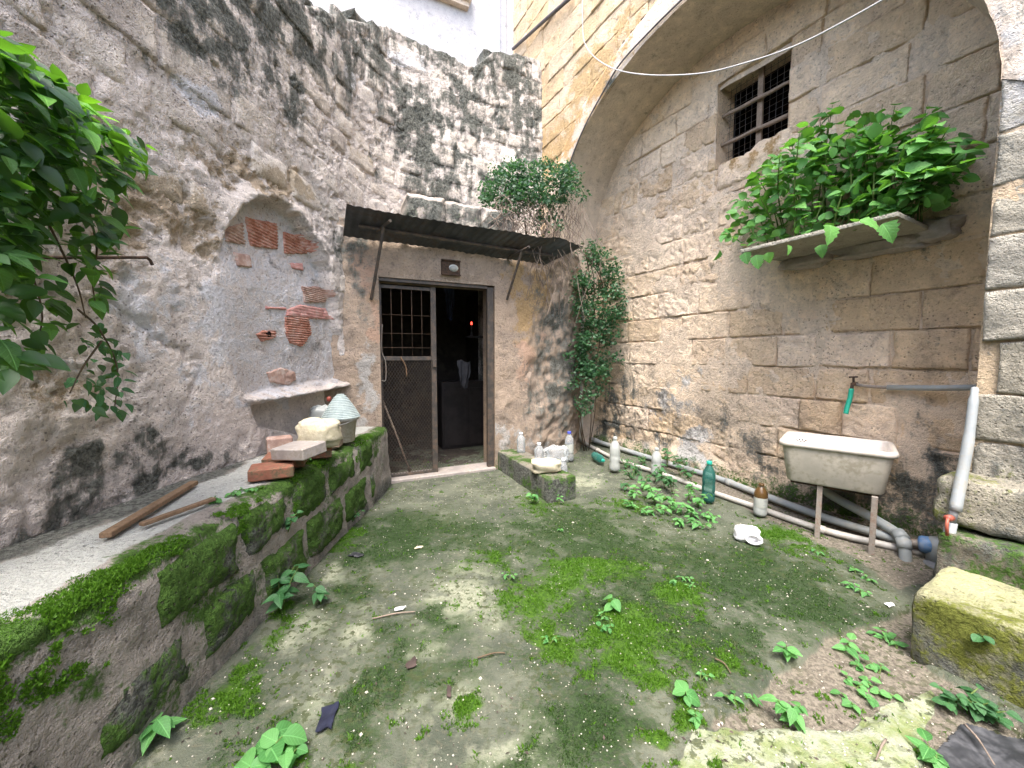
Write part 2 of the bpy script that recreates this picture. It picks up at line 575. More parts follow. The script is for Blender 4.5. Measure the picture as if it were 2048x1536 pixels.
M['bag'] = plain('white_film', (0.78, 0.78, 0.80), 0.4, 0.4, var=0.08, scale=14, bump=0.4)
M['twig'] = plain('dry_twig', (0.20, 0.16, 0.13), 0.9, 0.1, var=0.3, scale=8)
M['stem'] = plain('green_stem', (0.10, 0.15, 0.04), 0.7, 0.2, var=0.3, scale=8)
M['bark'] = plain('vine_bark', (0.10, 0.075, 0.05), 0.9, 0.1, var=0.3, scale=12, bump=0.5)
M['clear'] = clear_plastic('clear_plastic', (0.72, 0.75, 0.76), 0.15, 0.22)
M['milky'] = clear_plastic('dusty_clear_plastic', (0.55, 0.58, 0.55), 0.3, 0.5)
M['greenp'] = clear_plastic('green_bottle_plastic', (0.06, 0.24, 0.20), 0.2, 0.28)
M['cap'] = plain('white_cap', (0.78, 0.78, 0.78), 0.4, 0.4, var=0.05)
M['cap_blue'] = plain('blue_cap', (0.05, 0.07, 0.42), 0.4, 0.4, var=0.05)
M['cap_green'] = plain('green_cap', (0.02, 0.30, 0.22), 0.4, 0.4, var=0.05)
M['brown'] = clear_plastic('brown_bottle_plastic', (0.12, 0.065, 0.02), 0.25, 0.7)
M['label'] = plain('faded_bottle_label', (0.36, 0.38, 0.35), 0.6, 0.3, var=0.12, scale=20, dirt=(0.35, 0.35, 0.30), dirt_amt=0.5)
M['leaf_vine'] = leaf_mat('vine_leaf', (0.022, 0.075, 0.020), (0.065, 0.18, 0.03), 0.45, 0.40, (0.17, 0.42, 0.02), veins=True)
M['leaf_vine_c'] = leaf_mat('shaded_vine_leaf', (0.012, 0.045, 0.014), (0.035, 0.10, 0.02), 0.4, 0.35, (0.13, 0.34, 0.02))  # darker copy of the vine leaf; shade inside the mass put into its colour
M['leaf_shelf'] = leaf_mat('shelf_leaf', (0.06, 0.19, 0.05), (0.14, 0.34, 0.08), 0.4, 0.42, (0.14, 0.36, 0.03), veins=True)
M['leaf_shelf_c'] = leaf_mat('inner_shelf_leaf', (0.06, 0.19, 0.05), (0.14, 0.34, 0.08), 0.4, 0.42, (0.14, 0.36, 0.03))
M['leaf_toplit'] = leaf_mat('toplit_vine_leaf', (0.09, 0.27, 0.03), (0.15, 0.38, 0.045), 0.4, 0.5, (0.25, 0.6, 0.04), veins=True)  # paler copy of the vine leaf; light on the top fringe put into its colour
M['leaf_ivy'] = leaf_mat('corner_leaf', (0.016, 0.062, 0.026), (0.045, 0.125, 0.045), 0.45, 0.3, (0.07, 0.2, 0.05))
M['leaf_weed'] = leaf_mat('weed_leaf', (0.06, 0.20, 0.055), (0.13, 0.33, 0.10), 0.35, 0.4, (0.15, 0.4, 0.05), veins=True)
M['leaf_weed_c'] = leaf_mat('inner_weed_leaf', (0.055, 0.19, 0.04), (0.11, 0.32, 0.07), 0.35, 0.4, (0.15, 0.4, 0.05))
M['leaf_dark'] = leaf_mat('dark_weed_leaf', (0.022, 0.085, 0.028), (0.05, 0.15, 0.05), 0.4, 0.3, (0.07, 0.22, 0.04), veins=True)
M['leaf_dark_c'] = leaf_mat('inner_dark_weed_leaf', (0.022, 0.085, 0.028), (0.05, 0.15, 0.05), 0.4, 0.3, (0.07, 0.22, 0.04))
M['moss_tuft'] = leaf_mat('moss_tuft', (0.035, 0.095, 0.010), (0.075, 0.17, 0.016), 0.15, 0.35, (0.11, 0.27, 0.02))
M['moss_dark'] = leaf_mat('moss_tuft_dark', (0.016, 0.044, 0.010), (0.036, 0.078, 0.018), 0.15, 0.3, (0.06, 0.12, 0.02))
M['chip'] = plain('pale_chips', (0.42, 0.40, 0.34), 0.8, 0.2, var=0.2, scale=4)
M['litter'] = plain('dry_litter', (0.06, 0.045, 0.04), 0.9, 0.1, var=0.5, scale=3)


# ------------------------------------------------------------------ the walls in plan
class Curve:
    """a vertical surface over a smooth plan line; u = length along it, h = distance out of it"""

    def __init__(self, pts, n=24, smooth=True):
        P = np.array(spline(pts, n) if smooth else pts, float)[:, :2]
        self.P = P
        seg = np.hypot(*np.diff(P, axis=0).T)
        self.U = np.concatenate([[0], np.cumsum(seg)])
        self.L = self.U[-1]
        T = np.gradient(P, axis=0)
        T /= np.linalg.norm(T, axis=1)[:, None]
        self.T = T
        self.N = np.stack([T[:, 1], -T[:, 0]], 1)

    def pos(self, u, z, h=0.0):
        u = np.asarray(u, float)
        x = np.interp(u, self.U, self.P[:, 0])
        y = np.interp(u, self.U, self.P[:, 1])
        nx = np.interp(u, self.U, self.N[:, 0])
        ny = np.interp(u, self.U, self.N[:, 1])
        # extend straight beyond both ends
        for end, idx in ((0, 0), (self.L, -1)):
            d = np.minimum(u, 0) if idx == 0 else np.maximum(u - self.L, 0)
            x = x + d * self.T[idx, 0]
            y = y + d * self.T[idx, 1]
        return np.stack([x + nx * h, y + ny * h, np.zeros_like(x) + z], -1)

    def hit(self, px, py, h=0.0):
        r = ray(px, py)
        Q = self.P + self.N * h
        cr = Q[:, 0] * r[1] - Q[:, 1] * r[0]
        best = None
        for k in range(len(Q) - 1):
            if (cr[k] <= 0) != (cr[k + 1] <= 0) and (Q[k] @ r[:2]) > 0:
                f = cr[k] / (cr[k] - cr[k + 1])
                q = Q[k] * (1 - f) + Q[k + 1] * f
                s = (q @ r[:2]) / (r[:2] @ r[:2])
                if best is None or s < best[0]:
                    best = (s, self.U[k] * (1 - f) + self.U[k + 1] * f)
        if best is None:
            return None
        return best[1], CAM_H + r[2] * best[0]

    def ang(self, u):
        tx = np.interp(u, self.U, self.T[:, 0])
        ty = np.interp(u, self.U, self.T[:, 1])
        return math.atan2(ty, tx)


A_ = R(29)
E2 = np.array([-math.sin(A_), math.cos(A_)])       # along the right wall, away from the camera
N2 = np.array([-math.cos(A_), -math.sin(A_)])      # out of the right wall, into the courtyard
RP0 = np.array([3.35, 2.95])


class Plane(Curve):
    def __init__(self, P, e, n):
        self.Pp, self.e, self.nn = np.array(P), np.array(e), np.array(n)

    def pos(self, u, z, h=0.0):
        u = np.asarray(u, float)
        h = np.zeros_like(u) + h
        x = self.Pp[0] + self.e[0] * u + self.nn[0] * h
        y = self.Pp[1] + self.e[1] * u + self.nn[1] * h
        return np.stack([x, y, np.zeros_like(x) + z], -1)

    def hit(self, px, py, h=0.0):
        Q = self.Pp + h * self.nn
        W = on_plane(px, py, Q, self.nn)
        return float((W[:2] - Q) @ self.e), float(W[2])

    def ang(self, u):
        return math.atan2(self.e[1], self.e[0])


ARCH_D = 0.8
INF = Plane(RP0, E2, N2)                            # recessed infill wall
FRO = Plane(RP0 + ARCH_D * N2, E2, N2)              # arch front plane
WA = Curve([(-2.2, -3.0), (-2.16, -1.0), (-2.13, 0.6), (-2.11, 1.6), (-2.1, 2.4), (-2.03, 3.2), (-1.90, 4.2), (-1.72, 4.9),
            (-1.36, 5.4), (-0.45, 5.98), (0.5, 6.5), (0.85, 6.72)])
DOOR_L = np.array([-1.55, 4.46])
DOOR_R = np.array([-0.23, 5.05])
DW = float(np.hypot(*(DOOR_R - DOOR_L)))
DD = (DOOR_R - DOOR_L) / DW
DN = np.array([DD[1], -DD[0]])
WB = Curve([DOOR_L - DD * 0.62, DOOR_L - DD * 0.3, DOOR_L, DOOR_L + DD * 0.5, DOOR_L + DD, DOOR_R, (0.38, 5.36), (0.82, 5.68),
            (1.06, 6.02), (1.2, 6.5)])
DOOR = Plane(DOOR_L, DD, DN)
UL = WB.hit(762, 760)[0]
UR = WB.hit(990, 760)[0]
DOOR_H = 2.42


_WC = {}


def warp_of(u, z, key):
    k = (key, np.shape(u), float(np.ravel(u)[0]), float(np.ravel(u)[-1]), float(np.ravel(z)[0]), float(np.ravel(z)[-1]))
    if _WC.get('k' + key) != k:
        q = P3(u, z, 1.7)
        _WC['v' + key] = (fbm(q, 4, 1.9, 0.6, 101), fbm(q, 4, 1.9, 0.6, 103), fbm(q, 5, 5.0, 0.7, 105))
        _WC['k' + key] = k
    return _WC['v' + key]


def blobs(W, lst, h=0.0):
    """stain centres given by photo pixel -> wall coordinates; returns a function of (u, z)"""
    L = []
    for b in lst:
        px, py, rx, ry = b[:4]
        wgt = b[4] if len(b) > 4 else 1.0
        q = W.hit(px, py, h)
        if q is None:
            continue
        q2 = W.hit(px + rx, py, h) or (q[0] + rx / 150, 0)
        q3 = W.hit(px, py - ry, h) or (0, q[1] + ry / 150)
        L.append((q[0], q[1], max(0.03, abs(q2[0] - q[0])), max(0.03, abs(q3[1] - q[1])), wgt))

    def f(u, z):
        n1, n2, brk = warp_of(u, z, 'w')
        u = u + 0.30 * n1
        z = z + 0.30 * n2
        o = np.zeros(np.shape(u))
        for cu, cz, ru, rz, wg in L:
            o = np.maximum(o, wg * np.exp(-(((u - cu) / ru) ** 2 + ((z - cz) / rz) ** 2) * 0.7))
        return np.clip(o * (0.85 + 1.0 * brk), 0, 1.1)
    return f


def edges(a, b, res, rim=True):
    n = max(2, int(round((b - a) / res)))
    s = list(np.linspace(a, b, n + 1))
    if rim:
        s = [a, a + 0.006, a + 0.018] + s[1:-1] + [b - 0.018, b - 0.006, b]
        s = sorted(set(s))
    return np.array(s)


def stone_block(W, u0, u1, v0, v1, h0, amp, res, seed, mat, parent, attrf=None, name='stone_block', back=0.07, rough=1.0, keep=None,
                round_=0.02, topf=None):
    su, sv = edges(u0, u1, res), edges(v0, v1, res)
    U, Vv = np.meshgrid(su, sv)
    de = np.minimum(np.minimum(U - u0, u1 - U), np.minimum(Vv - v0, v1 - Vv))
    wob = np.clip(1 - de / 0.06, 0, 1)
    q = P3(U, Vv, seed * 3.7)
    U2 = U + wob * 0.010 * pnoise(q * 7)
    V2 = Vv + wob * 0.010 * pnoise(q * 7 + 31.7)
    q2 = P3(U2, Vv, seed * 0.13)
    H = h0 + amp * fbm(q2, 4, 4.0, 0.55, 1) + rough * 0.010 * fbm(q2, 3, 22.0, 0.6, 2) - rough * 0.02 * np.clip(fbm(q2, 3, 9.0, 0.5, 9) - 0.25, 0, 1)
    H = H + (0.012 * random.uniform(-1, 1)) * (U - u0) / (u1 - u0) + (0.012 * random.uniform(-1, 1)) * (Vv - v0) / (v1 - v0)
    rr = round_ * (1.0 + 0.9 * np.clip(pnoise(q * 5 + 11), -0.7, 1))
    H = H - 0.9 * rr * np.exp(-(de / rr) ** 2 * 1.3)
    H = np.where(de < 1e-6, h0 - back, H)
    P = W.pos(U2, V2, H)
    at = attrf(U2, V2) if attrf else {}
    F = grid_faces(len(sv), len(su))
    if keep is not None:
        cu = (U2[:-1, :-1] + U2[1:, 1:]).ravel() / 2
        cv = (V2[:-1, :-1] + V2[1:, 1:]).ravel() / 2
        F = F[keep(cu, cv)]
        if len(F) == 0:
            return None
    return obj(name, mesh_np(name, P, F, True, {k: a for k, a in at.items()}), mat, parent)


def course_rects(u0, u1, zs, lmin, lmax, rng):
    out = []
    for k in range(len(zs) - 1):
        u = u0 + rng.uniform(-0.3, 0)
        while u < u1:
            l = rng.uniform(lmin, lmax)
            out.append((max(u, u0), min(u + l, u1), zs[k], zs[k + 1]))
            u += l
    return [r for r in out if r[1] - r[0] > 0.07]


def cut_rect(r, wr):
    """remove window rect wr from r"""
    u0, u1, v0, v1 = r
    a0, a1, b0, b1 = wr
    if u1 <= a0 or u0 >= a1 or v1 <= b0 or v0 >= b1:
        return [r]
    out = []
    if u0 < a0:
        out.append((u0, a0, v0, v1))
    if u1 > a1:
        out.append((a1, u1, v0, v1))
    m0, m1 = max(u0, a0), min(u1, a1)
    if v0 < b0:
        out.append((m0, m1, v0, b0))
    if v1 > b1:
        out.append((m0, m1, b1, v1))
    return [q for q in out if q[1] - q[0] > 0.05 and q[3] - q[2] > 0.04]

# ------------------------------------------------------------------ the ground
def fpoly(pts):
    return [tuple(on_floor(*p)[:2]) for p in pts]


def fblobs(lst):
    L = []
    for b in lst:
        c = on_floor(b[0], b[1])
        ex = on_floor(b[0] + b[2], b[1]) - c
        ey = on_floor(b[0], b[1] - b[3]) - c
        L.append((c[0], c[1], abs(ex[0]), abs(ey[1]), b[4] if len(b) > 4 else 1.0))

    def f(X, Y):
        n1, n2, brk = warp_of(X, Y, 'f')
        X = X + 0.22 * n1
        Y = Y + 0.26 * n2
        o = np.zeros(np.shape(X))
        for cx, cy, rx, ry, wg in L:
            # ellipse skewed along the line of sight
            dx = (X - cx) - (Y - cy) * (cx / max(cy, 0.5)) * 0.6
            o = np.maximum(o, wg * np.exp(-((dx / rx) ** 2 + ((Y - cy) / ry) ** 2) * 0.7))
        return np.clip(o * (0.85 + 0.8 * brk), 0, 1.1)
    return f


SLAB = fpoly([(1385, 1461), (1453, 1448), (1563, 1444), (1706, 1451), (1781, 1393), (1864, 1372), (1885, 1417), (1850, 1471), (1843, 1519),
              (1840, 1600), (1330, 1600)])
SOIL = fpoly([(1400, 1470), (1500, 1400), (1540, 1345), (1560, 1330), (1640, 1300), (1670, 1262), (1780, 1235), (1830, 1215), (1860, 1330),
              (2048, 1440), (2048, 1560), (1850, 1560), (1840, 1500), (1780, 1400), (1706, 1455), (1563, 1450)])
PIPEBED = fpoly([(1190, 890), (1300, 930), (1530, 1040), (1700, 1110), (1800, 1180), (1850, 1160), (1900, 1120), (1600, 1000), (1240, 880)])
f_bright = fblobs([(1060, 1200, 75, 40), (1140, 1165, 70, 26), (1110, 1262, 65, 34), (1235, 1270, 110, 52), (1290, 1335, 70, 40),
                   (1200, 1140, 110, 24), (1410, 1330, 60, 36), (1370, 1200, 50, 25), (1550, 1065, 70, 22), (1640, 1105, 50, 14),
                   (1410, 1440, 42, 50), (1340, 1525, 50, 20), (1160, 1120, 60, 14), (980, 1120, 50, 12, .7), (470, 1350, 40, 50, .9),
                   (390, 1420, 40, 40, .9), (560, 1230, 30, 50, .8), (680, 1075, 40, 26, .9), (590, 1500, 70, 30, .8), (900, 1400, 26, 26, .8),
                   (720, 1520, 50, 30, .8), (1250, 1010, 60, 20, .6), (1100, 1010, 60, 16, .7), (1620, 1390, 50, 20, .7), (1720, 1420, 90, 16, .8)])
f_dark = fblobs([(850, 1060, 190, 50), (780, 1075, 100, 40), (1150, 1060, 200, 50, .9), (1250, 1120, 230, 60, .95), (1500, 1180, 250, 70, .95),
                 (1600, 1210, 160, 50, .9), (1450, 1130, 180, 40, .9), (800, 1330, 60, 80, .9), (770, 1390, 50, 70, .8), (640, 1190, 60, 30, .8),
                 (880, 1240, 55, 30, .9), (1160, 1440, 120, 70, .85), (1240, 1500, 100, 50, .9), (960, 1510, 60, 40, .7), (720, 1165, 40, 26, .9), (1300, 1220, 180, 60, .9),
                 (1060, 1320, 60, 40, .6), (540, 1450, 80, 40, .7), (470, 1390, 60, 60, .8), (680, 1050, 50, 30, .9), (1340, 1290, 180, 60, .85),
                 (1500, 1290, 90, 40, .7), (1010, 1100, 120, 30, .8), (420, 1500, 60, 60, .7), (600, 1120, 40, 60, .8), (1180, 1330, 90, 60, .7)])
f_pale = fblobs([(930, 1200, 75, 60), (960, 1130, 60, 26, .8), (600, 1260, 70, 50, .9), (700, 1140, 36, 22), (1000, 1480, 90, 60, .9), (840, 1285, 60, 30, .8),
                 (700, 1290, 50, 40, .7), (880, 1390, 60, 50, .7), (1230, 1060, 70, 14, .8), (1340, 1085, 60, 14, .8), (1160, 960, 50, 20, .8),
                 (630, 1420, 80, 60, .6), (720, 1220, 60, 30, .6), (1560, 1060, 50, 10, .8), (1090, 1500, 60, 40, .8)])
f_clear = fblobs([(890, 985, 130, 30), (990, 960, 60, 20), (1250, 970, 60, 30, .5)])


def floor_h(X, Y):
    q = P3(X, Y)
    h = 0.014 * fbm(q, 4, 1.3, 0.5, 3) + 0.006 * fbm(q, 4, 9.0, 0.6, 4)
    wob = 0.05 * fbm(q, 3, 5.0, 0.6, 6)
    sl = sstep(-0.012, 0.012, sdpoly(X, Y, SLAB) + wob * 0.6)
    so = sstep(-0.02, 0.012, sdpoly(X, Y, SOIL) + wob)
    h = h - 0.035 * so + 0.012 * so * fbm(q, 4, 14, 0.6, 8)
    h = h + sl * (0.008 + 0.012 * fbm(q, 3, 4, 0.6, 12))
    m = np.clip(f_bright(X, Y) + 0.55 * fbm(q, 3, 7, 0.6, 5) - 0.35, 0, 1)
    h = h + m * (0.012 + 0.010 * fbm(q, 3, 30, 0.6, 15))
    # long worn joint across the slab, and a drift of dirt at the foot of the right wall
    d = (X - RP0[0]) * N2[0] + (Y - RP0[1]) * N2[1]
    h = h + 0.07 * sstep(0.75, 0.1, d)
    return h


def floor_attrs(X, Y):
    q = P3(X, Y)
    n = fbm(q, 4, 2.2, 0.6, 21)
    br = f_bright(X, Y)
    dk = np.clip(f_dark(X, Y) + 0.17 + 0.36 * n, 0, 1)
    pa = f_pale(X, Y)
    wob = 0.05 * fbm(q, 3, 5.0, 0.6, 6)
    sl = sstep(-0.01, 0.02, sdpoly(X, Y, SLAB) + wob * 0.6)
    so = np.maximum(sstep(-0.03, 0.03, sdpoly(X, Y, SOIL) + wob), 0.9 * sstep(-0.06, 0.05, sdpoly(X, Y, PIPEBED) + wob)) * (1 - sl)
    cl = f_clear(X, Y)
    k = (1 - sl * 0.45) * (1 - cl)
    return dict(bright=np.clip(br * (1 - so * 0.6), 0, 1) * (1 - sl * 0.7), moss=dk * k * (1 - so * 0.75), pale=pa * (1 - so), soil=so, slab=sl)


def floor_material():
    t = NT('mossy_floor')
    big = t.noise(2.3, 5, 0.6)
    mid = t.noise(10, 4, 0.68)
    fine = t.noise(50, 4, 0.74)
    grit = t.noise(210, 2, 0.6)
    col = t.mix(t.ss(big, 0.35, 0.65), (0.056, 0.066, 0.048), (0.112, 0.122, 0.09))
    col = t.mix(t.ss(mid, 0.5, 0.72), col, (0.18, 0.182, 0.14))
    col = t.mix(t.ss(fine, 0.46, 0.30), col, (0.11, 0.105, 0.07))
    f = t.ss(t.math('ADD', t.attr('pale'), t.math('MULTIPLY_ADD', mid, 0.8, -0.4)), 0.3, 0.8)
    col = t.mix(f, col, t.mix(t.ss(fine, 0.4, 0.6), (0.18, 0.20, 0.135), (0.275, 0.285, 0.21)))
    f = t.ss(t.math('ADD', t.attr('slab'), t.math('MULTIPLY_ADD', mid, 0.3, -0.15)), 0.4, 0.6)
    slabc = t.mix(t.ss(t.noise(6, 4, 0.65), 0.42, 0.62), (0.28, 0.30, 0.225), (0.17, 0.21, 0.085))
    slabc = t.mix(t.ss(fine, 0.48, 0.34), slabc, (0.22, 0.23, 0.12))
    col = t.mix(f, col, slabc)
    f = t.ss(t.math('ADD', t.attr('soil'), t.math('MULTIPLY_ADD', mid, 0.6, -0.3)), 0.35, 0.65)
    soilc = t.mix(t.ss(fine, 0.38, 0.62), (0.10, 0.088, 0.068), (0.20, 0.178, 0.142))
    col = t.mix(f, col, soilc)
    # dark green film, broken up at two scales
    src = t.math('MULTIPLY_ADD', mid, 0.55, t.math('MULTIPLY', fine, 0.45))
    mf = t.ss(t.math('ADD', t.attr('moss'), t.math('MULTIPLY_ADD', src, 2.2, -1.1)), 0.22, 0.86)
    mcol = t.mix(t.ss(fine, 0.36, 0.64), (0.010, 0.024, 0.006), (0.026, 0.052, 0.013))
    col = t.mix(t.math('MULTIPLY', mf, 0.92), col, mcol)
    spots = t.math('MULTIPLY', t.ss(t.noise(26, 3, 0.6), 0.53, 0.60), t.ss(t.noise(1.6, 2), 0.40, 0.58))
    col = t.mix(t.math('MULTIPLY', spots, 0.85), col, (0.045, 0.056, 0.022))
    bf = t.ss(t.math('ADD', t.attr('bright'), t.math('MULTIPLY_ADD', src, 1.6, -0.8)), 0.30, 0.80)
    bcol = t.mix(t.ss(fine, 0.34, 0.66), (0.030, 0.080, 0.007), (0.070, 0.150, 0.014))
    col = t.mix(bf, col, bcol)
    # chips of pale grit
    ch = t.math('MULTIPLY', t.ss(t.voro(75), 0.16, 0.09), t.ss(t.noise(31, 2), 0.56, 0.62))
    col = t.mix(t.math('MULTIPLY', ch, 0.75), col, (0.55, 0.53, 0.46))
    h = t.math('MULTIPLY_ADD', fine, 1.0, t.math('MULTIPLY_ADD', mid, 0.8, t.math('MULTIPLY', grit, 0.45)))
    h = t.math('MULTIPLY_ADD', bf, t.math('MULTIPLY', grit, 1.2), h)
    nb = t.bump(h, 0.8, 0.016)
    return t.done(col, 0.88, 0.2, nb)


M['floor'] = floor_material()
fx = np.concatenate([np.arange(-1.9, 3.9, 0.02)])
fy = np.concatenate([np.arange(-3.0, 0.9, 0.15), np.arange(0.9, 7.0, 0.02)])
GX, GY = np.meshgrid(fx, fy)
GZ = floor_h(GX, GY)
ground = obj('ground', mesh_np('ground', np.stack([GX, GY, GZ], -1), grid_faces(len(fy), len(fx)), True, floor_attrs(GX, GY)), M['floor'])
ground['kind'] = 'structure'
M['earth'] = plain('earth', (0.20, 0.17, 0.12), 0.95, 0.1, var=0.3, scale=3)
terrain = obj('terrain', mesh_py('terrain', [(-60, -60, -0.12), (60, -60, -0.12), (60, 60, -0.12), (-60, 60, -0.12)], [(0, 1, 2, 3)]), M['earth'])
terrain['kind'] = 'structure'

# ------------------------------------------------------------------ left and back rubble wall
rubble_wall = thing('rubble_wall', 'tall lichen-stained rubble wall with a bricked-up niche, curving round the yard', 'wall', (0, 0, 0))
TOPPX = [(560, -70), (600, -40), (616, -6), (640, -4), (657, 3), (679, 22), (698, 28), (715, 25), (748, 33), (772, 37), (800, 52), (838, 71),
         (895, 93), (931, 115), (950, 118), (964, 109), (988, 90), (1003, 93), (1016, 100), (1032, 93), (1076, 106), (1088, 110)]
_top = [WA.hit(*p) for p in TOPPX]
_tu = np.array([q[0] for q in _top])
_tz = np.array([q[1] for q in _top])


def a_top(u):
    z = np.interp(u, _tu, _tz)
    z = np.where(u < _tu[0], np.maximum(z, _tz[0] + 0.0) + 0.3 * np.minimum(_tu[0] - u, 1.0), z)
    return z


A_dark = blobs(WA, [(900, 160, 80, 60, .8), (960, 240, 70, 60, .75), (880, 250, 60, 60, .8), (1010, 180, 60, 60, .75), (930, 320, 60, 50, .7), (1050, 300, 40, 50, .75), (800, 260, 40, 70, .75), (1000, 380, 60, 40, .7), (760, 200, 40, 60, .6), (660, 120, 40, 60, .7), (560, 120, 50, 50, .6), (200, 30, 50, 40, .5), (380, 60, 110, 60), (470, 60, 100, 60), (420, 40, 120, 50), (330, 20, 60, 40, .9), (540, 50, 90, 50), (600, 80, 70, 60), (640, 20, 60, 26), (700, 90, 50, 46, .9), (690, 170, 30, 50, .8), (600, 200, 26, 50, .9),
                    (740, 110, 60, 40, .8), (830, 225, 90, 60), (850, 300, 60, 60, .95), (870, 370, 60, 40), (800, 60, 60, 18, .9), (880, 100, 60, 22, .9), (960, 120, 40, 26), (1040, 160, 46, 60),
                    (1050, 240, 40, 50, .9), (930, 190, 60, 50, .85), (1000, 105, 50, 14), (760, 330, 26, 60, .5), (1000, 300, 40, 60, .6), (780, 180, 40, 30, .7), (270, 110, 14, 40, .8),
                    (130, 985, 60, 40), (100, 960, 40, 30, .9), (290, 900, 46, 40), (330, 930, 50, 30, .9), (30, 1090, 80, 30), (150, 1040, 70, 26, .9), (220, 1010, 60, 20, .8), (400, 905, 36, 26, .7),
                    (300, 960, 60, 26, .8), (480, 900, 50, 20, .5), (180, 880, 30, 30, .4), (380, 580, 22, 36, .45), (330, 700, 30, 70, .4), (240, 800, 40, 40, .45), (700, 520, 26, 60, .7), (720, 450, 20, 30, .8)])
A_ochre = blobs(WA, [(330, 400, 90, 70), (270, 430, 60, 60), (520, 360, 60, 30), (580, 360, 60, 30, .9), (400, 500, 40, 60, .8), (340, 470, 70, 40), (180, 480, 60, 60, .8), (60, 640, 100, 80, .6), (100, 800, 160, 80, .55),
                     (430, 330, 50, 26, .8), (260, 360, 40, 30, .7), (540, 210, 60, 40, .5), (720, 300, 60, 60, .5), (400, 190, 40, 30, .5), (60, 60, 80, 40, .5), (130, 900, 100, 40, .5)])
A_lime = blobs(WA, [(400, 190, 40, 36), (800, 120, 44, 26), (700, 150, 24, 26, .9), (290, 610, 110, 90, .85), (200, 720, 80, 70, .6), (400, 760, 80, 60, .7), (430, 630, 60, 90, .8), (480, 700, 70, 60, .7), (600, 740, 60, 60, .6), (370, 840, 80, 60, .5), (680, 700, 30, 60, .6),
                    (560, 790, 110, 12, .8), (230, 520, 40, 40, .6), (480, 560, 40, 40, .5)])
A_cem = blobs(WA, [(480, 498, 30, 10), (560, 508, 34, 10), (610, 520, 24, 12), (630, 555, 14, 28), (503, 470, 10, 22), (640, 690, 34, 16, .9), (600, 705, 26, 10, .8), (430, 700, 30, 50, .5)])
NICHE = [WA.hit(*p) for p in [(436, 640), (432, 590), (440, 520), (455, 460), (480, 417), (515, 394), (560, 400), (600, 430), (632, 480), (652, 530), (667, 590),
                              (680, 660), (692, 766), (600, 784), (490, 800), (470, 760), (445, 700)]]
CAVITY = [WA.hit(*p) for p in [(500, 812), (600, 792), (688, 775), (705, 800), (702, 860), (660, 878), (590, 868), (515, 850)]]
LIP = [WA.hit(*p) for p in [(484, 796), (560, 778), (690, 758), (694, 772), (600, 792), (492, 808)]]


def a_fields(U, Z):
    q = P3(U, Z)
    och = A_ochre(U, Z)
    n1 = fbm(q, 5, 1.4, 0.6, 31)
    # two coats of plaster that survive in sheets with broken edges
    n2 = n1 + 0.3 * fbm(q, 4, 5, 0.65, 33) - 0.9 * och + 0.45 * sstep(2.6, 1.6, Z) - 0.26 * sstep(2.6, 4.2, Z)
    pl = sstep(-0.03, 0.03, n2)
    pl2 = sstep(0.30, 0.345, n2 + 0.25 * fbm(q, 3, 3.1, 0.6, 34))
    H = 0.04 * fbm(q, 2, 0.8, 0.5, 35) + 0.016 * pl + 0.010 * pl2 - 0.016
    r1 = fbm(q, 5, 6.5, 0.68, 36)
    r2 = 1 - np.abs(fbm(q, 4, 8.0, 0.65, 37)) * 2.2
    bare = 1 - 0.75 * pl
    H = H + bare * (0.012 + 0.022 * och) * r1 + (0.008 + 0.026 * och) * bare * np.clip(r2, -0.6, 1)
    H = H - och * 0.035 - 0.05 * och * np.clip(fbm(q, 4, 9.0, 0.6, 38) - 0.1, 0, 1)
    H = H + 0.004 * fbm(q, 3, 26, 0.65, 39)
    ridge = 1 - np.abs(fbm(q, 5, 1.6, 0.62, 40)) * 9
    H = H - 0.022 * np.clip(ridge, 0, 1) * sstep(0.0, 0.4, fbm(q, 2, 0.9, 0.5, 42) + 0.15)
    w = 0.025 * fbm(q, 3, 8, 0.6, 41)
    dn = sdpoly(U, Z, NICHE) + w
    ncs = sstep(-0.012, 0.03, dn)
    nu = WA.hit(480, 600)[0]
    deep = sstep(nu - 0.25, nu + 0.35, U) * 0.6 + 0.4 * sstep(2.05, 2.5, Z)
    H = H * (1 - 0.6 * ncs) - ncs * 0.14 * deep
    H = H + 0.03 * sstep(0.16, 0.02, np.abs(dn - 0.0)) * (1 - ncs) * deep
    lip = sstep(-0.01, 0.012, sdpoly(U, Z, LIP) + w * 0.5)
    cav = sstep(-0.01, 0.02, sdpoly(U, Z, CAVITY) + w * 0.5)
    H = H * (1 - cav) + lip * 0.055 - cav * 0.17
    return H, pl, ncs, cav


def a_attrs(U, Z, pl=0, ncs=0):
    dk = A_dark(U, Z) * (1 - 0.5 * ncs)
    dk = np.maximum(dk, 0.60 * sstep(0.9, 0.0, a_top(U) - Z))
    q = P3(U, Z)
    li = A_lime(U, Z)
    grime = np.maximum(0.35 * sstep(1.2, 0.7, Z) * (U < 9), 0.62 * A_cem(U, Z))
    pk = np.clip(0.35 + 0.6 * fbm(q, 3, 1.8, 0.6, 55), 0, 1) * 0.5
    return dict(dark=dk, ochre=A_ochre(U, Z) * (1 - ncs), lime=li, grime=grime, pink=pk, moss=0.25 * sstep(0.5, 0.0, a_top(U) - Z))


u_a = np.concatenate([np.arange(0, 3.3, 0.15), np.arange(3.3, WA.L + 0.012, 0.016)])
kz = np.linspace(0, 1, 360)
U0, K0 = np.meshgrid(u_a, kz)
TOPZ = a_top(U0)
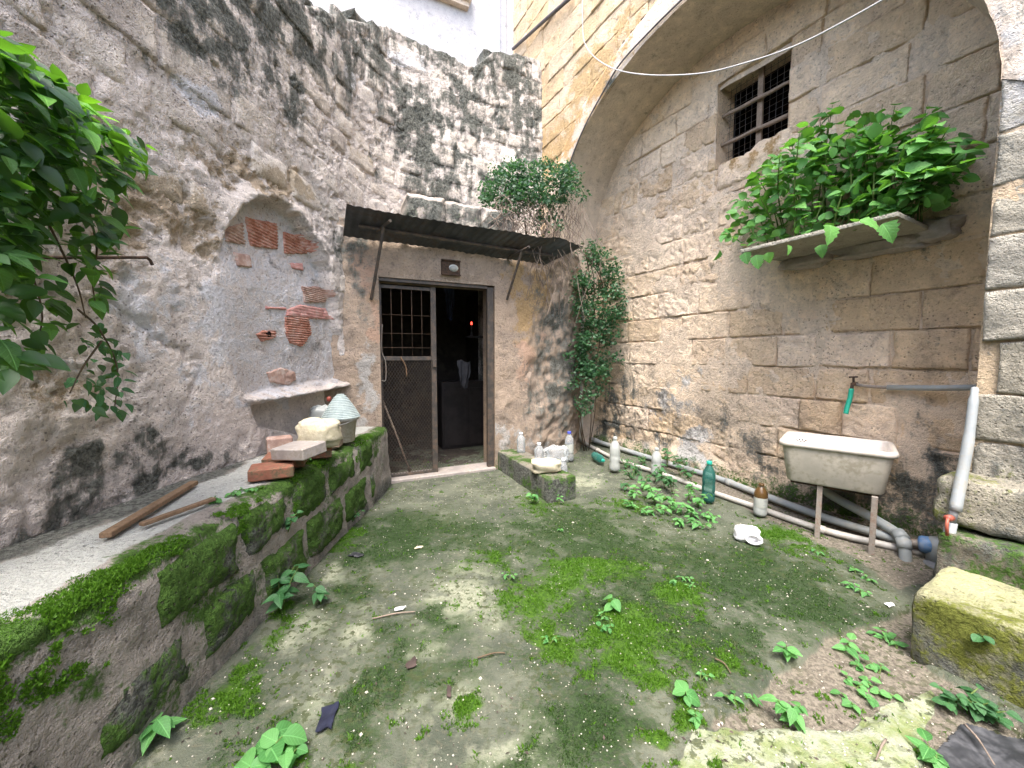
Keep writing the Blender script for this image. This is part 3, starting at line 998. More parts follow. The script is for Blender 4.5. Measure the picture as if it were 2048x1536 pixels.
# rough coping: an uneven crest
TOPZ = TOPZ + 0.03 * fbm(P3(U0, 0 * U0, 3.3), 3, 4.5, 0.6, 44) + 0.012 * fbm(P3(U0, 0 * U0, 3.3), 2, 15, 0.6, 45)
Z0 = K0 * TOPZ
HA, PLA, NCA, CAV = a_fields(U0, Z0)
HA = HA - 0.25 * sstep(0.12, 0.0, TOPZ - Z0) ** 2
PA = WA.pos(U0, Z0, HA)
atA = a_attrs(U0, Z0, PLA, NCA)
atA['lime'] = np.maximum(atA['lime'], 0.55 * NCA)
# extra rows: over the crest and down the back
ext, eat = [], []
for hb, dz in ((-0.32, -0.01), (-0.5, -0.03), (-0.55, -0.4), (-0.55, -6.5)):
    ext.append(WA.pos(u_a, np.maximum(TOPZ[-1] + dz, 0), hb))
PA = np.concatenate([PA, np.array(ext)], 0)
atA = {k: np.concatenate([v, np.repeat(v[-1:], 4, 0)], 0) for k, v in atA.items()}
FA = grid_faces(PA.shape[0], PA.shape[1])
ca = PA.reshape(-1, 3)[FA].mean(1)
FA = FA[~((ca[:, 1] > 4.62) & (ca[:, 2] < 2.85) & ((ca[:, 0] - DOOR_L[0]) * DN[0] + (ca[:, 1] - DOOR_L[1]) * DN[1] < -0.3))]   # the room behind the door opens here
obj('plaster_face', mesh_np('plaster_face', PA, FA, True, atA), M['plaster'], rubble_wall)
# stones showing where the plaster has gone
rng = random.Random(11)
zs = [0.85]
while zs[-1] < 7.2:
    zs.append(zs[-1] + rng.uniform(0.21, 0.31))
ustart = WA.hit(30, 300)[0]
cnt = 0
rects = course_rects(ustart - 0.2, WA.L - 0.1, zs, 0.26, 0.62, rng)
for r in rects:
    uc, zc = (r[0] + r[1]) / 2, (r[2] + r[3]) / 2
    if zc > a_top(np.array(uc)) - 0.2 or zc < 1.0:
        continue
    uu, zz = np.meshgrid(np.linspace(r[0], r[1], 5), np.linspace(r[2], r[3], 4))
    H, pl, nc, cv = a_fields(uu, zz)
    if nc.max() > 0.05 or cv.max() > 0.05 or pl.mean() > 0.8 or A_ochre(np.array([uc]), np.array([zc]))[0] > 0.75:
        continue
    if zc < 2.3 and rng.random() < 0.75:
        continue
    if zc < 2.95 and uc > WA.hit(700, 300)[0]:
        continue
    if zc > 4.4 and uc < WA.hit(520, 100)[0]:
        continue
    cnt += 1
    if cnt > 290:
        break
    g = 0.012
    stone_block(WA, r[0] + g, r[1] - g, r[2] + g, r[3] - g, float(H.mean()) + rng.uniform(-0.004, 0.022), 0.016, 0.03, rng.random() * 50, M['rubble'], rubble_wall,
                lambda u, z: {k: v for k, v in a_attrs(u, z).items() if k in ('dark', 'lime', 'moss', 'ochre')}, 'stone', back=0.08, round_=0.022)
# loose stones left on the crest
for (px, py, sx, sz) in [(640, 16, .34, .14), (735, 46, .36, .10), (988, 112, .32, .20), (1048, 114, .30, .10)]:
    u, z = WA.hit(px, py)
    stone_block(WA, u - sx / 2, u + sx / 2, z - sz * .6, z + sz * .4, 0.03, 0.05, 0.03, u, M['rubble'], rubble_wall,
                lambda a, b: dict(dark=0 * a + 0.75), 'coping_stone', back=0.3, round_=0.09)


# hollow clay bricks bared in the niche
def ribbed(px, mat, pitch=0.028, tilt=0.0, h0=0.004, rib=0.006, name='hollow_brick'):
    pts = [WA.hit(*p, -0.08) for p in px]
    us = [p[0] for p in pts]
    zz = [p[1] for p in pts]
    su = np.arange(min(us), max(us) + 0.012, 0.012)
    sv = np.arange(min(zz), max(zz) + 0.006, pitch / 6)
    U, Z = np.meshgrid(su, sv)
    d = sdpoly(U, Z, pts) + 0.008 * fbm(P3(U, Z), 3, 20, .6, 3)
    Hb, _, _, _ = a_fields(np.array([[np.mean(us)]]), np.array([[np.mean(zz)]]))
    base = a_fields(U, Z)[0]
    ph = (Z - tilt * (U - us[0])) / pitch * 2 * math.pi
    H = base + h0 + 0.012 * sstep(0, 0.015, d) + rib * np.clip(np.sin(ph) * 1.6, -1, 1) + 0.003 * fbm(P3(U, Z), 3, 30, .6, 5)
    H = np.where(d < 0.004, base - 0.01, H)
    F = grid_faces(len(sv), len(su))
    dm = (d[:-1, :-1] + d[1:, 1:]).ravel() / 2
    F = F[dm > -0.008]
    obj(name, mesh_np(name, WA.pos(U, Z, H), F, True), mat, rubble_wall)


ribbed([(501, 432), (567, 446), (568, 500), (511, 492)], M['terra'], tilt=-0.05)
ribbed([(455, 452), (496, 444), (499, 490), (446, 484)], M['terra_pale'], tilt=-0.05)
ribbed([(578, 462), (606, 468), (622, 490), (626, 508), (580, 508)], M['terra'], tilt=-0.05)
ribbed([(462, 503), (506, 508), (506, 537), (466, 533)], M['terra_pale'], rib=0.0)
ribbed([(588, 524), (615, 526), (616, 542), (592, 538)], M['pinkish'], rib=0.0)
ribbed([(604, 572), (640, 572), (656, 588), (652, 606), (608, 606)], M['terra_pale'], pitch=0.02)
ribbed([(574, 618), (600, 608), (652, 616), (662, 640), (622, 638), (570, 632)], M['pinkish'], rib=0.0015)
ribbed([(528, 612), (572, 614), (574, 620), (530, 619)], M['pinkish'], rib=0.0)
ribbed([(568, 633), (618, 634), (623, 668), (603, 695), (580, 688), (570, 668)], M['terra'], pitch=0.022)
ribbed([(508, 668), (524, 660), (552, 660), (550, 676), (532, 682), (520, 684)], M['terra'], pitch=0.024)
ribbed([(532, 745), (560, 734), (590, 742), (594, 760), (575, 772), (540, 766)], M['terra_pale'], rib=0.0)
u, z = WA.hit(540, 668, -0.05)
hb = float(a_fields(np.array([[u]]), np.array([[z]]))[0][0, 0])
mb = MB()
p0, p1 = WA.pos(u, z, hb + 0.022), WA.pos(u, z, hb - 0.02)
mb.tube([p0, p1], 0.024, 14)
M['hole'] = plain('hollow_shade', (0.012, 0.010, 0.009), 1.0, 0.0)  # near-black colour stands in for shade inside holes and the window
mb.build('pipe_hole', M['hole'], rubble_wall)

# ------------------------------------------------------------------ lower masonry round the doorway
door_wall = thing('doorway_wall', 'thick stained masonry with the doorway under the tin awning', 'wall', (0, 0, 0))
B_TOP = 3.02
B_dark = blobs(WB, [(720, 470, 30, 50, .9), (712, 560, 18, 60, .9), (735, 980, 20, 40, .9), (755, 990, 10, 40), (1110, 630, 30, 50, .9), (1130, 720, 30, 60, .9), (1120, 800, 40, 60, .8), (1150, 760, 20, 120, .8),
                    (880, 400, 60, 16), (960, 420, 50, 20, .9), (1020, 440, 40, 20, .8), (1000, 520, 40, 20, .5), (1020, 870, 20, 40, .4), (1100, 560, 20, 30, .5)])
B_och = blobs(WB, [(1040, 560, 26, 60, .9), (1060, 620, 26, 60), (1080, 580, 30, 50, .9), (820, 520, 60, 30, .5), (740, 620, 16, 60, .6), (1060, 680, 30, 40, .7)])
B_lime = blobs(WB, [(730, 760, 22, 60), (720, 850, 20, 50), (730, 930, 12, 60, .9), (1030, 870, 60, 34, .75), (1090, 880, 50, 26, .6), (715, 700, 16, 40, .7)])
B_pink = blobs(WB, [(730, 540, 26, 60, .9), (735, 640, 20, 50, .8), (1060, 720, 26, 50, .8), (1100, 680, 26, 30, .6)])


def b_h(U, Z):
    q = P3(U, Z, 4.4)
    H = 0.025 * fbm(q, 3, 1.2, .5, 61) + 0.014 * fbm(q, 5, 6, .6, 62)
    rough = sstep(UR + 0.35, UR + 0.7, U)
    H = H + rough * (0.10 * fbm(q, 4, 1.6, .6, 63) + 0.035 * fbm(q, 4, 5.5, .6, 64) - 0.03)
    lf = sstep(UL - 0.10, UL - 0.3, U)
    H = H + lf * (0.04 * fbm(q, 4, 3.5, .6, 66))
    n = fbm(q, 4, 1.7, .6, 65)
    H = H + 0.012 * sstep(-0.05, 0.05, n)
    # flat next to the opening
    do = np.maximum(np.maximum(UL - U, U - UR), Z - DOOR_H)
    H = H * sstep(0.0, 0.12, do)
    # hole in the right jamb
    hu, hz = WB.hit(1110, 625)
    H = H - 0.10 * np.exp(-(((U - hu) / 0.035) ** 2 + ((Z - hz) / 0.045) ** 2))
    return H


def b_attrs(U, Z):
    g = 0.45 * sstep(1.1, 0.1, Z)
    return dict(dark=np.maximum(B_dark(U, Z), 0.5 * sstep(0.25, 0.0, B_TOP - Z)), ochre=B_och(U, Z), lime=B_lime(U, Z), pink=B_pink(U, Z), grime=g,
                moss=0.4 * sstep(0.35, 0.0, Z))


ub = np.concatenate([np.linspace(0, UL, 26)[:-1], np.linspace(UL, UR, 60)[:-1], np.linspace(UR, WB.L, 90)])
zb = np.concatenate([np.linspace(0, DOOR_H, 96)[:-1], np.linspace(DOOR_H, B_TOP, 44)])
UB, ZB = np.meshgrid(ub, zb)
HB = b_h(UB, ZB)
PB = WB.pos(UB, ZB, HB)
rows = [PB]
for hb, dz in ((-0.10, 0.01), (-0.3, 0.02), (-0.9, 0.03), (-1.3, 0.04)):
    rows.append(WB.pos(ub, 0 * ub + B_TOP + dz, 0 * ub + hb)[None])
PBx = np.concatenate(rows, 0)
atB = b_attrs(UB, ZB)
atB = {k: np.concatenate([v, np.repeat(v[-1:], 4, 0)], 0) for k, v in atB.items()}
FB = grid_faces(PBx.shape[0], len(ub))
Ux = np.concatenate([UB, np.repeat(UB[-1:], 4, 0)], 0)
Zx = np.concatenate([ZB, np.repeat(ZB[-1:] + 0.2, 4, 0)], 0)
cu = (Ux[:-1, :-1] + Ux[1:, 1:]).ravel() / 2
cz = (Zx[:-1, :-1] + Zx[1:, 1:]).ravel() / 2
FB = FB[~((cu > UL) & (cu < UR) & (cz < DOOR_H))]
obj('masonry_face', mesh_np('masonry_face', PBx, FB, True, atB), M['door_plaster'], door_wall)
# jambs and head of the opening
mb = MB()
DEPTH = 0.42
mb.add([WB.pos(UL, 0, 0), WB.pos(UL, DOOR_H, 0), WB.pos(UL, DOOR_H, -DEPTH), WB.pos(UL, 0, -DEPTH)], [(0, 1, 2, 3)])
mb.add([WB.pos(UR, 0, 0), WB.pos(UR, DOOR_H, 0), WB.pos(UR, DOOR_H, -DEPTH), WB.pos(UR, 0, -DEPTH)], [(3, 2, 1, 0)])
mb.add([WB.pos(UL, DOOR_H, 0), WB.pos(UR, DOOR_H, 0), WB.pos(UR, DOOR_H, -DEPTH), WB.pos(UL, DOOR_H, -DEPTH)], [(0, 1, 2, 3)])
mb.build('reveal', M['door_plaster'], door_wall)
# a long mossy stone course along the top of this lower masonry
for k in range(3):
    u0 = UL + 0.34 + k * 0.47
    stone_block(WB, u0, u0 + 0.465, B_TOP - 0.02, 3.44 - 0.01 * k, -0.05, 0.035, 0.025, 70 + k, M['rubble'], door_wall,
                lambda a, b: dict(dark=np.clip(np.where(b > 3.39, 0.12, 0.62) + 0.5 * fbm(P3(a, b), 3, 4, .6, 3), 0, 1), moss=np.where(b > 3.3, 0.0, 0.25)), 'ledge_stone', back=0.5, round_=0.045, rough=2.0)

# ------------------------------------------------------------------ right building: arched front, recessed infill, window
house = thing('arched_stone_building', 'tall yellow limestone building with a wide arched recess and barred window', 'building', (0, 0, 0))
TR0, TR1 = -0.29, 4.0            # arch opening along the front plane
SPR, RISE = 3.58, 1.5
AC, AA = (TR0 + TR1) / 2, (TR1 - TR0) / 2
H_TOP = 9.6
T_END = FRO.hit(1027, 40)[0]


def arch_drop(t):
    # the arch has settled: its right springing is lower than the left one
    return 0.5 * np.clip((AC - np.asarray(t, float)) / AA, 0, 1.25) ** 3


def arch_z(t, grow=0.0):
    k = np.clip(1 - ((t - AC) / (AA + grow)) ** 2, 0, 1)
    return SPR + (RISE + grow) * np.sqrt(k) - arch_drop(t)


Y_och = blobs(FRO, [(1180, 150, 60, 50), (1110, 290, 50, 60), (1200, 170, 40, 60, .9), (1250, 60, 60, 60, .7), (1140, 240, 40, 40, .8), (1060, 30, 50, 40, .5), (1300, 20, 50, 40, .5)])
Y_dark = blobs(FRO, [(1236, 150, 16, 26, .9), (1250, 130, 14, 20, .8)])


def y_attrs(U, Z):
    pier = sstep(0.0, -0.3, U)
    q = P3(U, Z, 2)
    n = fbm(q, 4, 2.0, .6, 71)
    return dict(ochre=Y_och(U, Z), dark=np.maximum(Y_dark(U, Z), pier * np.clip(0.14 + 0.7 * n + 0.35 * sstep(1.6, 0.6, Z), 0, 1)),
                lime=pier * np.clip(0.5 - 0.6 * n, 0, 1) * sstep(2.2, 2.8, Z), grime=pier * 0.3, moss=pier * 0.45 * sstep(1.4, 0.4, Z) + pier * 0.2 * sstep(1.8, 2.6, Z) * sstep(3.0, 2.6, Z), pink=0.2 * np.clip(n, 0, 1))


# core face: columns over the arch and beside it
cols = []
for t in np.arange(-4.6, TR0, 0.06):
    cols.append((t, 0.0))
th = np.linspace(0, math.pi, 90)
arch_cols = [(AC - AA * math.cos(a), None) for a in th]
right_cols = [(t, 0.0) for t in np.arange(TR1 + 0.0001, T_END + 0.05, 0.06)]
nr = 110


def col_sheets(groups, W, hfun, ztop, name, mat, parent, attrf, rows_=110):
    Vs, Fs, As, off = [], [], [], 0
    for cl in groups:
        U = np.array([c[0] for c in cl])[None, :].repeat(rows_, 0)
        zb_ = np.array([arch_z(c[0]) if c[1] is None else c[1] for c in cl])[None, :]
        Z = zb_ + (ztop - zb_) * np.linspace(0, 1, rows_)[:, None]
        Vs.append(W.pos(U, Z, hfun(U, Z)).reshape(-1, 3))
        Fs.append(grid_faces(rows_, len(cl), off))
        As.append({k: np.ravel(v) for k, v in attrf(U, Z).items()})
        off += U.size
    return obj(name, mesh_np(name, np.concatenate(Vs), np.concatenate(Fs), True, {k: np.concatenate([a[k] for a in As]) for k in As[0]}), mat, parent)


yh = lambda U, Z: -0.018 + 0.012 * fbm(P3(U, Z, 9), 3, 3, .6, 72)
front = col_sheets([cols + [(TR0, 0.0)], arch_cols, [(TR1, 0.0)] + right_cols], FRO, yh, H_TOP, 'front_wall', M['yellow_mortar'], house, y_attrs)
# end face of the building beyond the back wall
mb = MB()
te = right_cols[-1][0]
mb.add([FRO.pos(te, 0, -0.018), FRO.pos(te, H_TOP, -0.018), FRO.pos(te, H_TOP, -4), FRO.pos(te, 0, -4)], [(0, 1, 2, 3)])
mb.build('end_wall', M['yellow'], house)
BAND = 0.33
rng = random.Random(23)
zs = [0.02]
while zs[-1] < 8.9:
    zs.append(zs[-1] + rng.uniform(0.28, 0.33))
keepf = lambda u, v: (v > arch_z(u, BAND - 0.03)) | (u < TR0 - (BAND - 0.03) * (v > SPR - 0.5)) | (u > TR1 + BAND - 0.03) & (v > 0)
cnt = 0
for r in course_rects(-1.9, te - 0.01, zs, 0.40, 0.72, rng):
    uc, zc = (r[0] + r[1]) / 2, (r[2] + r[3]) / 2
    if r[1] > TR0 and r[0] < TR0:
        if zc < arch_z(np.array(max(uc, TR0))) + 0.1 or True:
            if zc < SPR - 0.25:
                r = (r[0], TR0, r[2], r[3])
                if r[1] - r[0] < 0.08:
                    continue
    uc = (r[0] + r[1]) / 2
    if uc > TR0 and uc < 3.6 and zc < arch_z(np.array(uc)) - 0.2:
        continue
    if uc > 3.6 and zc < 3.2:
        continue
    if uc < 2.4 and uc > -0.6 and zc > arch_z(np.array(min(max(uc, TR0), TR1))) + 1.4:
        continue
    if zc > 7.6 and uc < 4:
        continue
    if uc <= TR0 and zc > 4.6:
        continue
    cnt += 1
    if cnt > 280:
        break
    pier = uc < 0
    stone_block(FRO, r[0] + .0015, r[1] - .0015, r[2] + .0015, r[3] - .0015, rng.uniform(-0.002, 0.003) + (rng.uniform(-.01, .01) if pier else 0), 0.016 if pier else 0.009, 0.03, rng.random() * 50,
                M['grey_stone'] if pier else M['yellow'], front, y_attrs, 'stone_block', back=0.05 if pier else 0.014, keep=keepf if uc > TR0 - 0.4 else None, rough=1.3 if pier else 0.8, round_=0.011 if pier else 0.0045)
# plaster band round the arch
thb = np.linspace(0.0, math.pi, 140)
rr_ = np.linspace(0, BAND, 9)
TH, RR = np.meshgrid(thb, rr_)
Ub = AC - (AA + RR) * np.cos(TH)
Zb = SPR + (RISE + RR) * np.sin(TH) - arch_drop(Ub)
q = P3(Ub, Zb, 5)
Hb_ = 0.018 + 0.008 * fbm(q, 4, 7, .6, 81)
Hb_[0] -= 0.01
Hb_[-1] = -0.03
Ub[-1] = Ub[-1] + 0.03 * fbm(q[-1], 3, 6, .6, 83)
Zb[-1] = Zb[-1] + 0.03 * fbm(q[-1], 3, 6, .6, 84)
obj('arch_band', mesh_np('arch_band', FRO.pos(Ub, Zb, Hb_), grid_faces(len(rr_), len(thb)), True, y_attrs(Ub, Zb)), M['band'], house)
# left leg of the band down the jamb
Ul, Zl = np.meshgrid(np.linspace(TR1, TR1 + BAND, 8), np.linspace(0, SPR, 60))
Hl = 0.018 + 0.01 * fbm(P3(Ul, Zl, 6), 4, 6, .6, 85)
obj('arch_band', mesh_np('arch_band', FRO.pos(Ul, Zl, Hl), grid_faces(60, 8), True, y_attrs(Ul, Zl)), M['band'], house)
# soffit and jambs
path = [(TR0, z) for z in np.linspace(0, SPR - 0.5, 40)[:-1]] + [(AC - AA * math.cos(a), SPR + RISE * math.sin(a) - float(arch_drop(AC - AA * math.cos(a)))) for a in np.linspace(0, math.pi, 120)] \
    + [(TR1, z) for z in np.linspace(SPR, 0, 40)[1:]]
pn = np.array(path)
dep = np.linspace(0.02, -ARCH_D - 0.05, 26)
PU = pn[:, 0][None].repeat(26, 0)
PZ = pn[:, 1][None].repeat(26, 0)
DH = dep[:, None].repeat(len(pn), 1)
DH[:, :39] = np.minimum(DH[:, :39], -0.05)
q = np.stack([PU, PZ, DH], -1)
ds = 0.014 * fbm(q, 4, 3, .6, 87) + 0.006 * fbm(q, 3, 14, .6, 88)
nrm = np.stack([(PU - AC) / AA ** 2, np.maximum(PZ - SPR, 0) / RISE ** 2], -1)
nrm /= np.linalg.norm(nrm, axis=-1)[..., None] + 1e-9
PU2, PZ2 = PU + nrm[..., 0] * ds, PZ + nrm[..., 1] * ds
S_dark = np.clip(0.35 * fbm(q, 4, 1.5, .6, 89) + 0.1, 0, 1)
obj('arch_soffit', mesh_np('arch_soffit', FRO.pos(PU2, PZ2, DH), grid_faces(26, len(pn)), True, dict(dark=S_dark * 1.2, grime=0.25 + 0 * DH, pink=0.2 + 0 * DH)), M['soffit'], house)

# recessed infill wall with courses of limestone blocks
WIN = (1.22, 1.98, 3.70, 4.64)
I_gr = blobs(INF, [(1300, 780, 90, 60, .8), (1420, 840, 120, 70, .9), (1250, 860, 80, 50), (1460, 800, 70, 50, .7), (1350, 820, 120, 60, .9), (1520, 900, 120, 50, .95), (1650, 1010, 160, 60), (1600, 880, 60, 60, .8),
                   (1560, 960, 60, 60), (1750, 1000, 160, 80), (1880, 880, 60, 120, .8), (1800, 640, 60, 60, .55), (1880, 560, 60, 60, .6), (1700, 660, 90, 60, .45), (1640, 700, 60, 60, .4), (1280, 690, 60, 40, .5), (1380, 720, 60, 40, .45),
                   (1900, 700, 40, 80, .7), (1780, 530, 90, 30, .6), (1240, 760, 40, 100, .8)])
I_dk = blobs(INF, [(1700, 1010, 130, 60), (1780, 1040, 120, 60), (1840, 980, 60, 60, .9), (1620, 1000, 60, 50, .9), (1540, 930, 70, 40, .75), (1450, 850, 50, 40, .5), (1240, 800, 50, 80, .7), (1220, 860, 40, 60, .9), (1300, 900, 80, 24, .6),
                   (1860, 840, 50, 40, .6), (1300, 200, 30, 30, .3), (1480, 870, 70, 30, .6), (1880, 930, 50, 60, .8), (1330, 870, 60, 30, .6), (1930, 700, 20, 60, .6), (1730, 510, 110, 14, .8), (1840, 470, 50, 26, .8), (1880, 500, 30, 30, .6)])
I_lm = blobs(INF, [(1380, 890, 40, 30), (1340, 800, 60, 40, .7), (1400, 920, 50, 16, .9), (1380, 760, 60, 40, .55), (1300, 880, 40, 20, .7), (1310, 830, 50, 30, .6)])
I_oc = blobs(INF, [(1480, 310, 50, 26), (1340, 350, 70, 40, .5), (1620, 520, 30, 40, .7), (1420, 420, 90, 60, .45), (1640, 780, 60, 40, .4)])


def i_attrs(U, Z):
    q = P3(U, Z, 8)
    n = fbm(q, 3, 1.5, .6, 91)
    return dict(grime=np.clip(I_gr(U, Z) * 0.66 + 0.02, 0, 1), dark=I_dk(U, Z) * 0.85, lime=I_lm(U, Z), ochre=I_oc(U, Z), pink=np.clip(0.15 + 0.35 * n, 0, 1) * sstep(3.0, 2.0, Z),
                moss=0.55 * sstep(0.5, 0.05, Z))


def in_win(u, v, g=0.0):
    return (u > WIN[0] - g) & (u < WIN[1] + g) & (v > WIN[2] - g) & (v < WIN[3] + g)


ui = np.unique(np.concatenate([np.arange(-0.8, WIN[0], 0.045), np.arange(WIN[0], WIN[1], 0.045), [WIN[1]], np.arange(WIN[1], 4.35, 0.045)]))
vi = np.unique(np.concatenate([np.arange(0, WIN[2], 0.045), np.arange(WIN[2], WIN[3], 0.045), [WIN[3]], np.arange(WIN[3], 5.3, 0.045)]))
UI, VI = np.meshgrid(ui, vi)
qi = P3(UI, VI, 10)
HI = -0.012 + 0.010 * fbm(qi, 4, 5, .6, 92) + 0.026 * sstep(-0.02, 0.12, fbm(qi, 4, 1.6, .6, 93))
HI = HI + 0.12 * sstep(0.32, 0.12, VI + 0.05 * fbm(qi, 3, 3, .6, 94)) * (0.6 + 0.6 * fbm(qi, 3, 2, .6, 95))
FI = grid_faces(len(vi), len(ui))
cu = (UI[:-1, :-1] + UI[1:, 1:]).ravel() / 2
cv = (VI[:-1, :-1] + VI[1:, 1:]).ravel() / 2
infill = obj('infill_wall', mesh_np('infill_wall', INF.pos(UI, VI, HI), FI[~in_win(cu, cv)], True, i_attrs(UI, VI)), M['lime_mortar'], house)
rng = random.Random(5)
zs = [0.14, 0.45, 0.77, 1.09, 1.40, 1.72, 2.03, 2.37, 2.69, 3.02, 3.36, 3.70, 4.02, 4.33, 4.64, 4.90, 5.2]
I_erode = blobs(INF, [(1300, 420, 120, 70), (1420, 470, 100, 60, .9), (1260, 500, 80, 60, .8), (1380, 560, 80, 50, .6), (1600, 560, 60, 40, .4)])
for r0 in course_rects(-0.6, 4.12, zs, 0.34, 0.66, rng):
    for r in cut_rect(r0, WIN):
        uc, zc = (r[0] + r[1]) / 2, (r[2] + r[3]) / 2
        kk = np.clip(1 - ((uc - AC) / AA) ** 2, 0, 1)
        if zc > SPR + RISE * math.sqrt(kk) + 0.25:
            continue
        er = float(I_erode(np.array([uc]), np.array([zc]))[0])
        low = max(0.0, 1.3 - zc)
        g = rng.choice((0.0005, 0.0005, 0.0005, 0.0015, 0.004, 0.009))
        stone_block(INF, r[0] + g, r[1] - g, r[2] + g, r[3] - g, 0.010 + rng.uniform(-0.006, 0.012) - 0.02 * er, 0.015 + 0.032 * er + 0.012 * min(low, 1), 0.022, rng.random() * 60, M['lime'], infill,
                    i_attrs, 'stone_block', back=0.05, rough=1.5 + 2.4 * er + 1.0 * min(low, 1), round_=0.005 + 0.018 * er + rng.uniform(0, 0.010))
# window
mb = MB()
a0, a1, b0, b1 = WIN
d = 0.32
q = [INF.pos(a0, b0, 0.0), INF.pos(a1, b0, 0.0), INF.pos(a1, b1, 0.0), INF.pos(a0, b1, 0.0)]
qb = [INF.pos(a0, b0, -d), INF.pos(a1, b0, -d), INF.pos(a1, b1, -d), INF.pos(a0, b1, -d)]
mb.add(q + qb, [(0, 1, 5, 4), (1, 2, 6, 5), (2, 3, 7, 6), (3, 0, 4, 7)])
win = mb.build('window', M['lime'], house)
mb = MB()
mb.add([INF.pos(a0 - .5, b0 - .5, -d), INF.pos(a1 + .5, b0 - .5, -d), INF.pos(a1 + .5, b1 + .5, -d), INF.pos(a0 - .5, b1 + .5, -d)] + [INF.pos(a0 - .5, b0 - .5, -d - 1.2), INF.pos(a1 + .5, b0 - .5, -d - 1.2),
       INF.pos(a1 + .5, b1 + .5, -d - 1.2), INF.pos(a0 - .5, b1 + .5, -d - 1.2)], [(0, 1, 5, 4), (1, 2, 6, 5), (2, 3, 7, 6), (3, 0, 4, 7), (4, 5, 6, 7)])
mb.build('dark_chamber', M['hole'], win)
for zz in (3.98, 4.30):
    mb = MB()
    pts = [INF.pos(a0 - 0.05 + k * (a1 - a0 + 0.12) / 6, zz + random.uniform(-.008, .008) + (0.012 * (k - 3)) * 0.4, -0.10) for k in range(7)]
    mb.tube(pts, [0.021 + random.uniform(-.003, .003) for _ in pts], 8)
    mb.build('wooden_bar', M['wood_grey'], win, smooth=True)
mb = MB()
um = (a0 + a1) / 2 - 0.02
ps = [INF.pos(um, z, -0.15) for z in (b0 - 0.02, b1 + 0.02)]
mb.box((ps[0] + ps[1]) / 2, (0.055, 0.03, b1 - b0 + 0.04), (0, 0, INF.ang(0)))
mb.build('mullion', M['wood_grey'], win)
mb = MB()
for k in range(12):
    u = a0 + (k + .5) * (a1 - a0) / 12
    mb.tube([INF.pos(u, b0, -0.19), INF.pos(u + random.uniform(-.01, .01), b1, -0.19)], 0.0022, 4)
for k in range(14):
    z = b0 + (k + .5) * (b1 - b0) / 14
    mb.tube([INF.pos(a0, z, -0.19), INF.pos(a1, z + random.uniform(-.01, .01), -0.19)], 0.0022, 4)
o = mb.build('wire_mesh', M['iron'], win)
o['kind'] = 'stuff'
# crumbled sill and left edge
Us, Zs = np.meshgrid(np.linspace(a0 - 0.12, a1 + 0.03, 34), np.linspace(b0 - 0.32, b0 + 0.13, 24))
q = P3(Us, Zs, 12)
edge = b0 + 0.045 + 0.05 * fbm(q, 3, 5, .6, 96) + 0.05 * sstep(a1 - 0.3, a1 - 0.5, Us)
Hs = 0.035 + 0.03 * fbm(q, 4, 7, .6, 97) - 0.40 * sstep(-0.035, 0.03, Zs - edge) - 0.10 * sstep(0.10, 0.0, np.minimum(np.minimum(Us - (a0 - .12), a1 + .03 - Us), Zs - (b0 - .32)))
Zs2 = np.minimum(Zs, edge + 0.02)
obj('sill', mesh_np('sill', INF.pos(Us, Zs2, Hs), grid_faces(24, 34), True, dict(ochre=np.clip(0.35 + 0.8 * fbm(q, 3, 4, .6, 8), 0, 1))), M['lime'], win)
mb = MB()
Uh, Zh = np.meshgrid(np.linspace(a0 - 0.02, a1 + 0.05, 20), np.linspace(b1 - 0.05, b1 + 0.02, 6))
Hh = -0.03 + 0.02 * fbm(P3(Uh, Zh, 2), 3, 6, .6, 99)
obj('lintel_plaster', mesh_np('lintel_plaster', INF.pos(Uh, Zh - 0.05 * (a1 - Uh), Hh), grid_faces(6, 20), True), M['soffit'], win)

# ------------------------------------------------------------------ low wall with a ledge along the left
BX, BZ = -1.44, 0.70
low_wall = thing('low_wall', 'low mossy stone ledge wall running along the left side to the doorway', 'wall', (0, 0, 0))
LOW = Plane((BX, 0.0), (0.0, 1.0), (1.0, 0.0))
yb = np.concatenate([np.arange(-2.8, 0.6, 0.1), np.arange(0.6, 4.42, 0.02)])
prof = [(BX + 0.03 - 0.03 * k, -0.03 + k * 0.66) for k in np.linspace(0, 1, 30)]
prof += [(BX - 0.05 + 0.05 * math.cos(a), BZ - 0.05 + 0.05 * math.sin(a)) for a in np.linspace(0.15, math.pi / 2, 7)]
prof += [(x, BZ + 0.02 * (BX - x)) for x in np.linspace(BX - 0.06, -2.2, 34)]
prof = np.array(prof)
s_len = np.concatenate([[0], np.cumsum(np.hypot(*np.diff(prof, axis=0).T))])
tp = np.gradient(prof, axis=0)
tp /= np.linalg.norm(tp, axis=1)[:, None]
npf = np.stack([tp[:, 1], -tp[:, 0]], 1)
Yg, Sg = np.meshgrid(yb, s_len)
Xg = prof[:, 0][:, None].repeat(len(yb), 1)
Zg = prof[:, 1][:, None].repeat(len(yb), 1)
q = np.stack([Xg, Yg, Zg], -1)
onf = sstep(BZ - 0.02, BZ - 0.12, Zg)
Hl = (0.018 * fbm(q, 4, 4, .6, 120) + 0.010 * fbm(q, 4, 14, .65, 121)) * (0.35 + 0.65 * onf) + 0.02 * fbm(q, 2, 1.0, .5, 122)
edge_d = np.abs(Sg - 0.72)
Hl = Hl - 0.025 * sstep(0.10, 0.0, edge_d) * sstep(-0.1, 0.3, fbm(q, 3, 3.5, .6, 123))
Xg2 = Xg + npf[:, 0][:, None] * Hl
Zg2 = Zg + npf[:, 1][:, None] * Hl
nm = fbm(q, 4, 2.5, .6, 124)
ontop = 1 - onf
dist_edge = BX - Xg
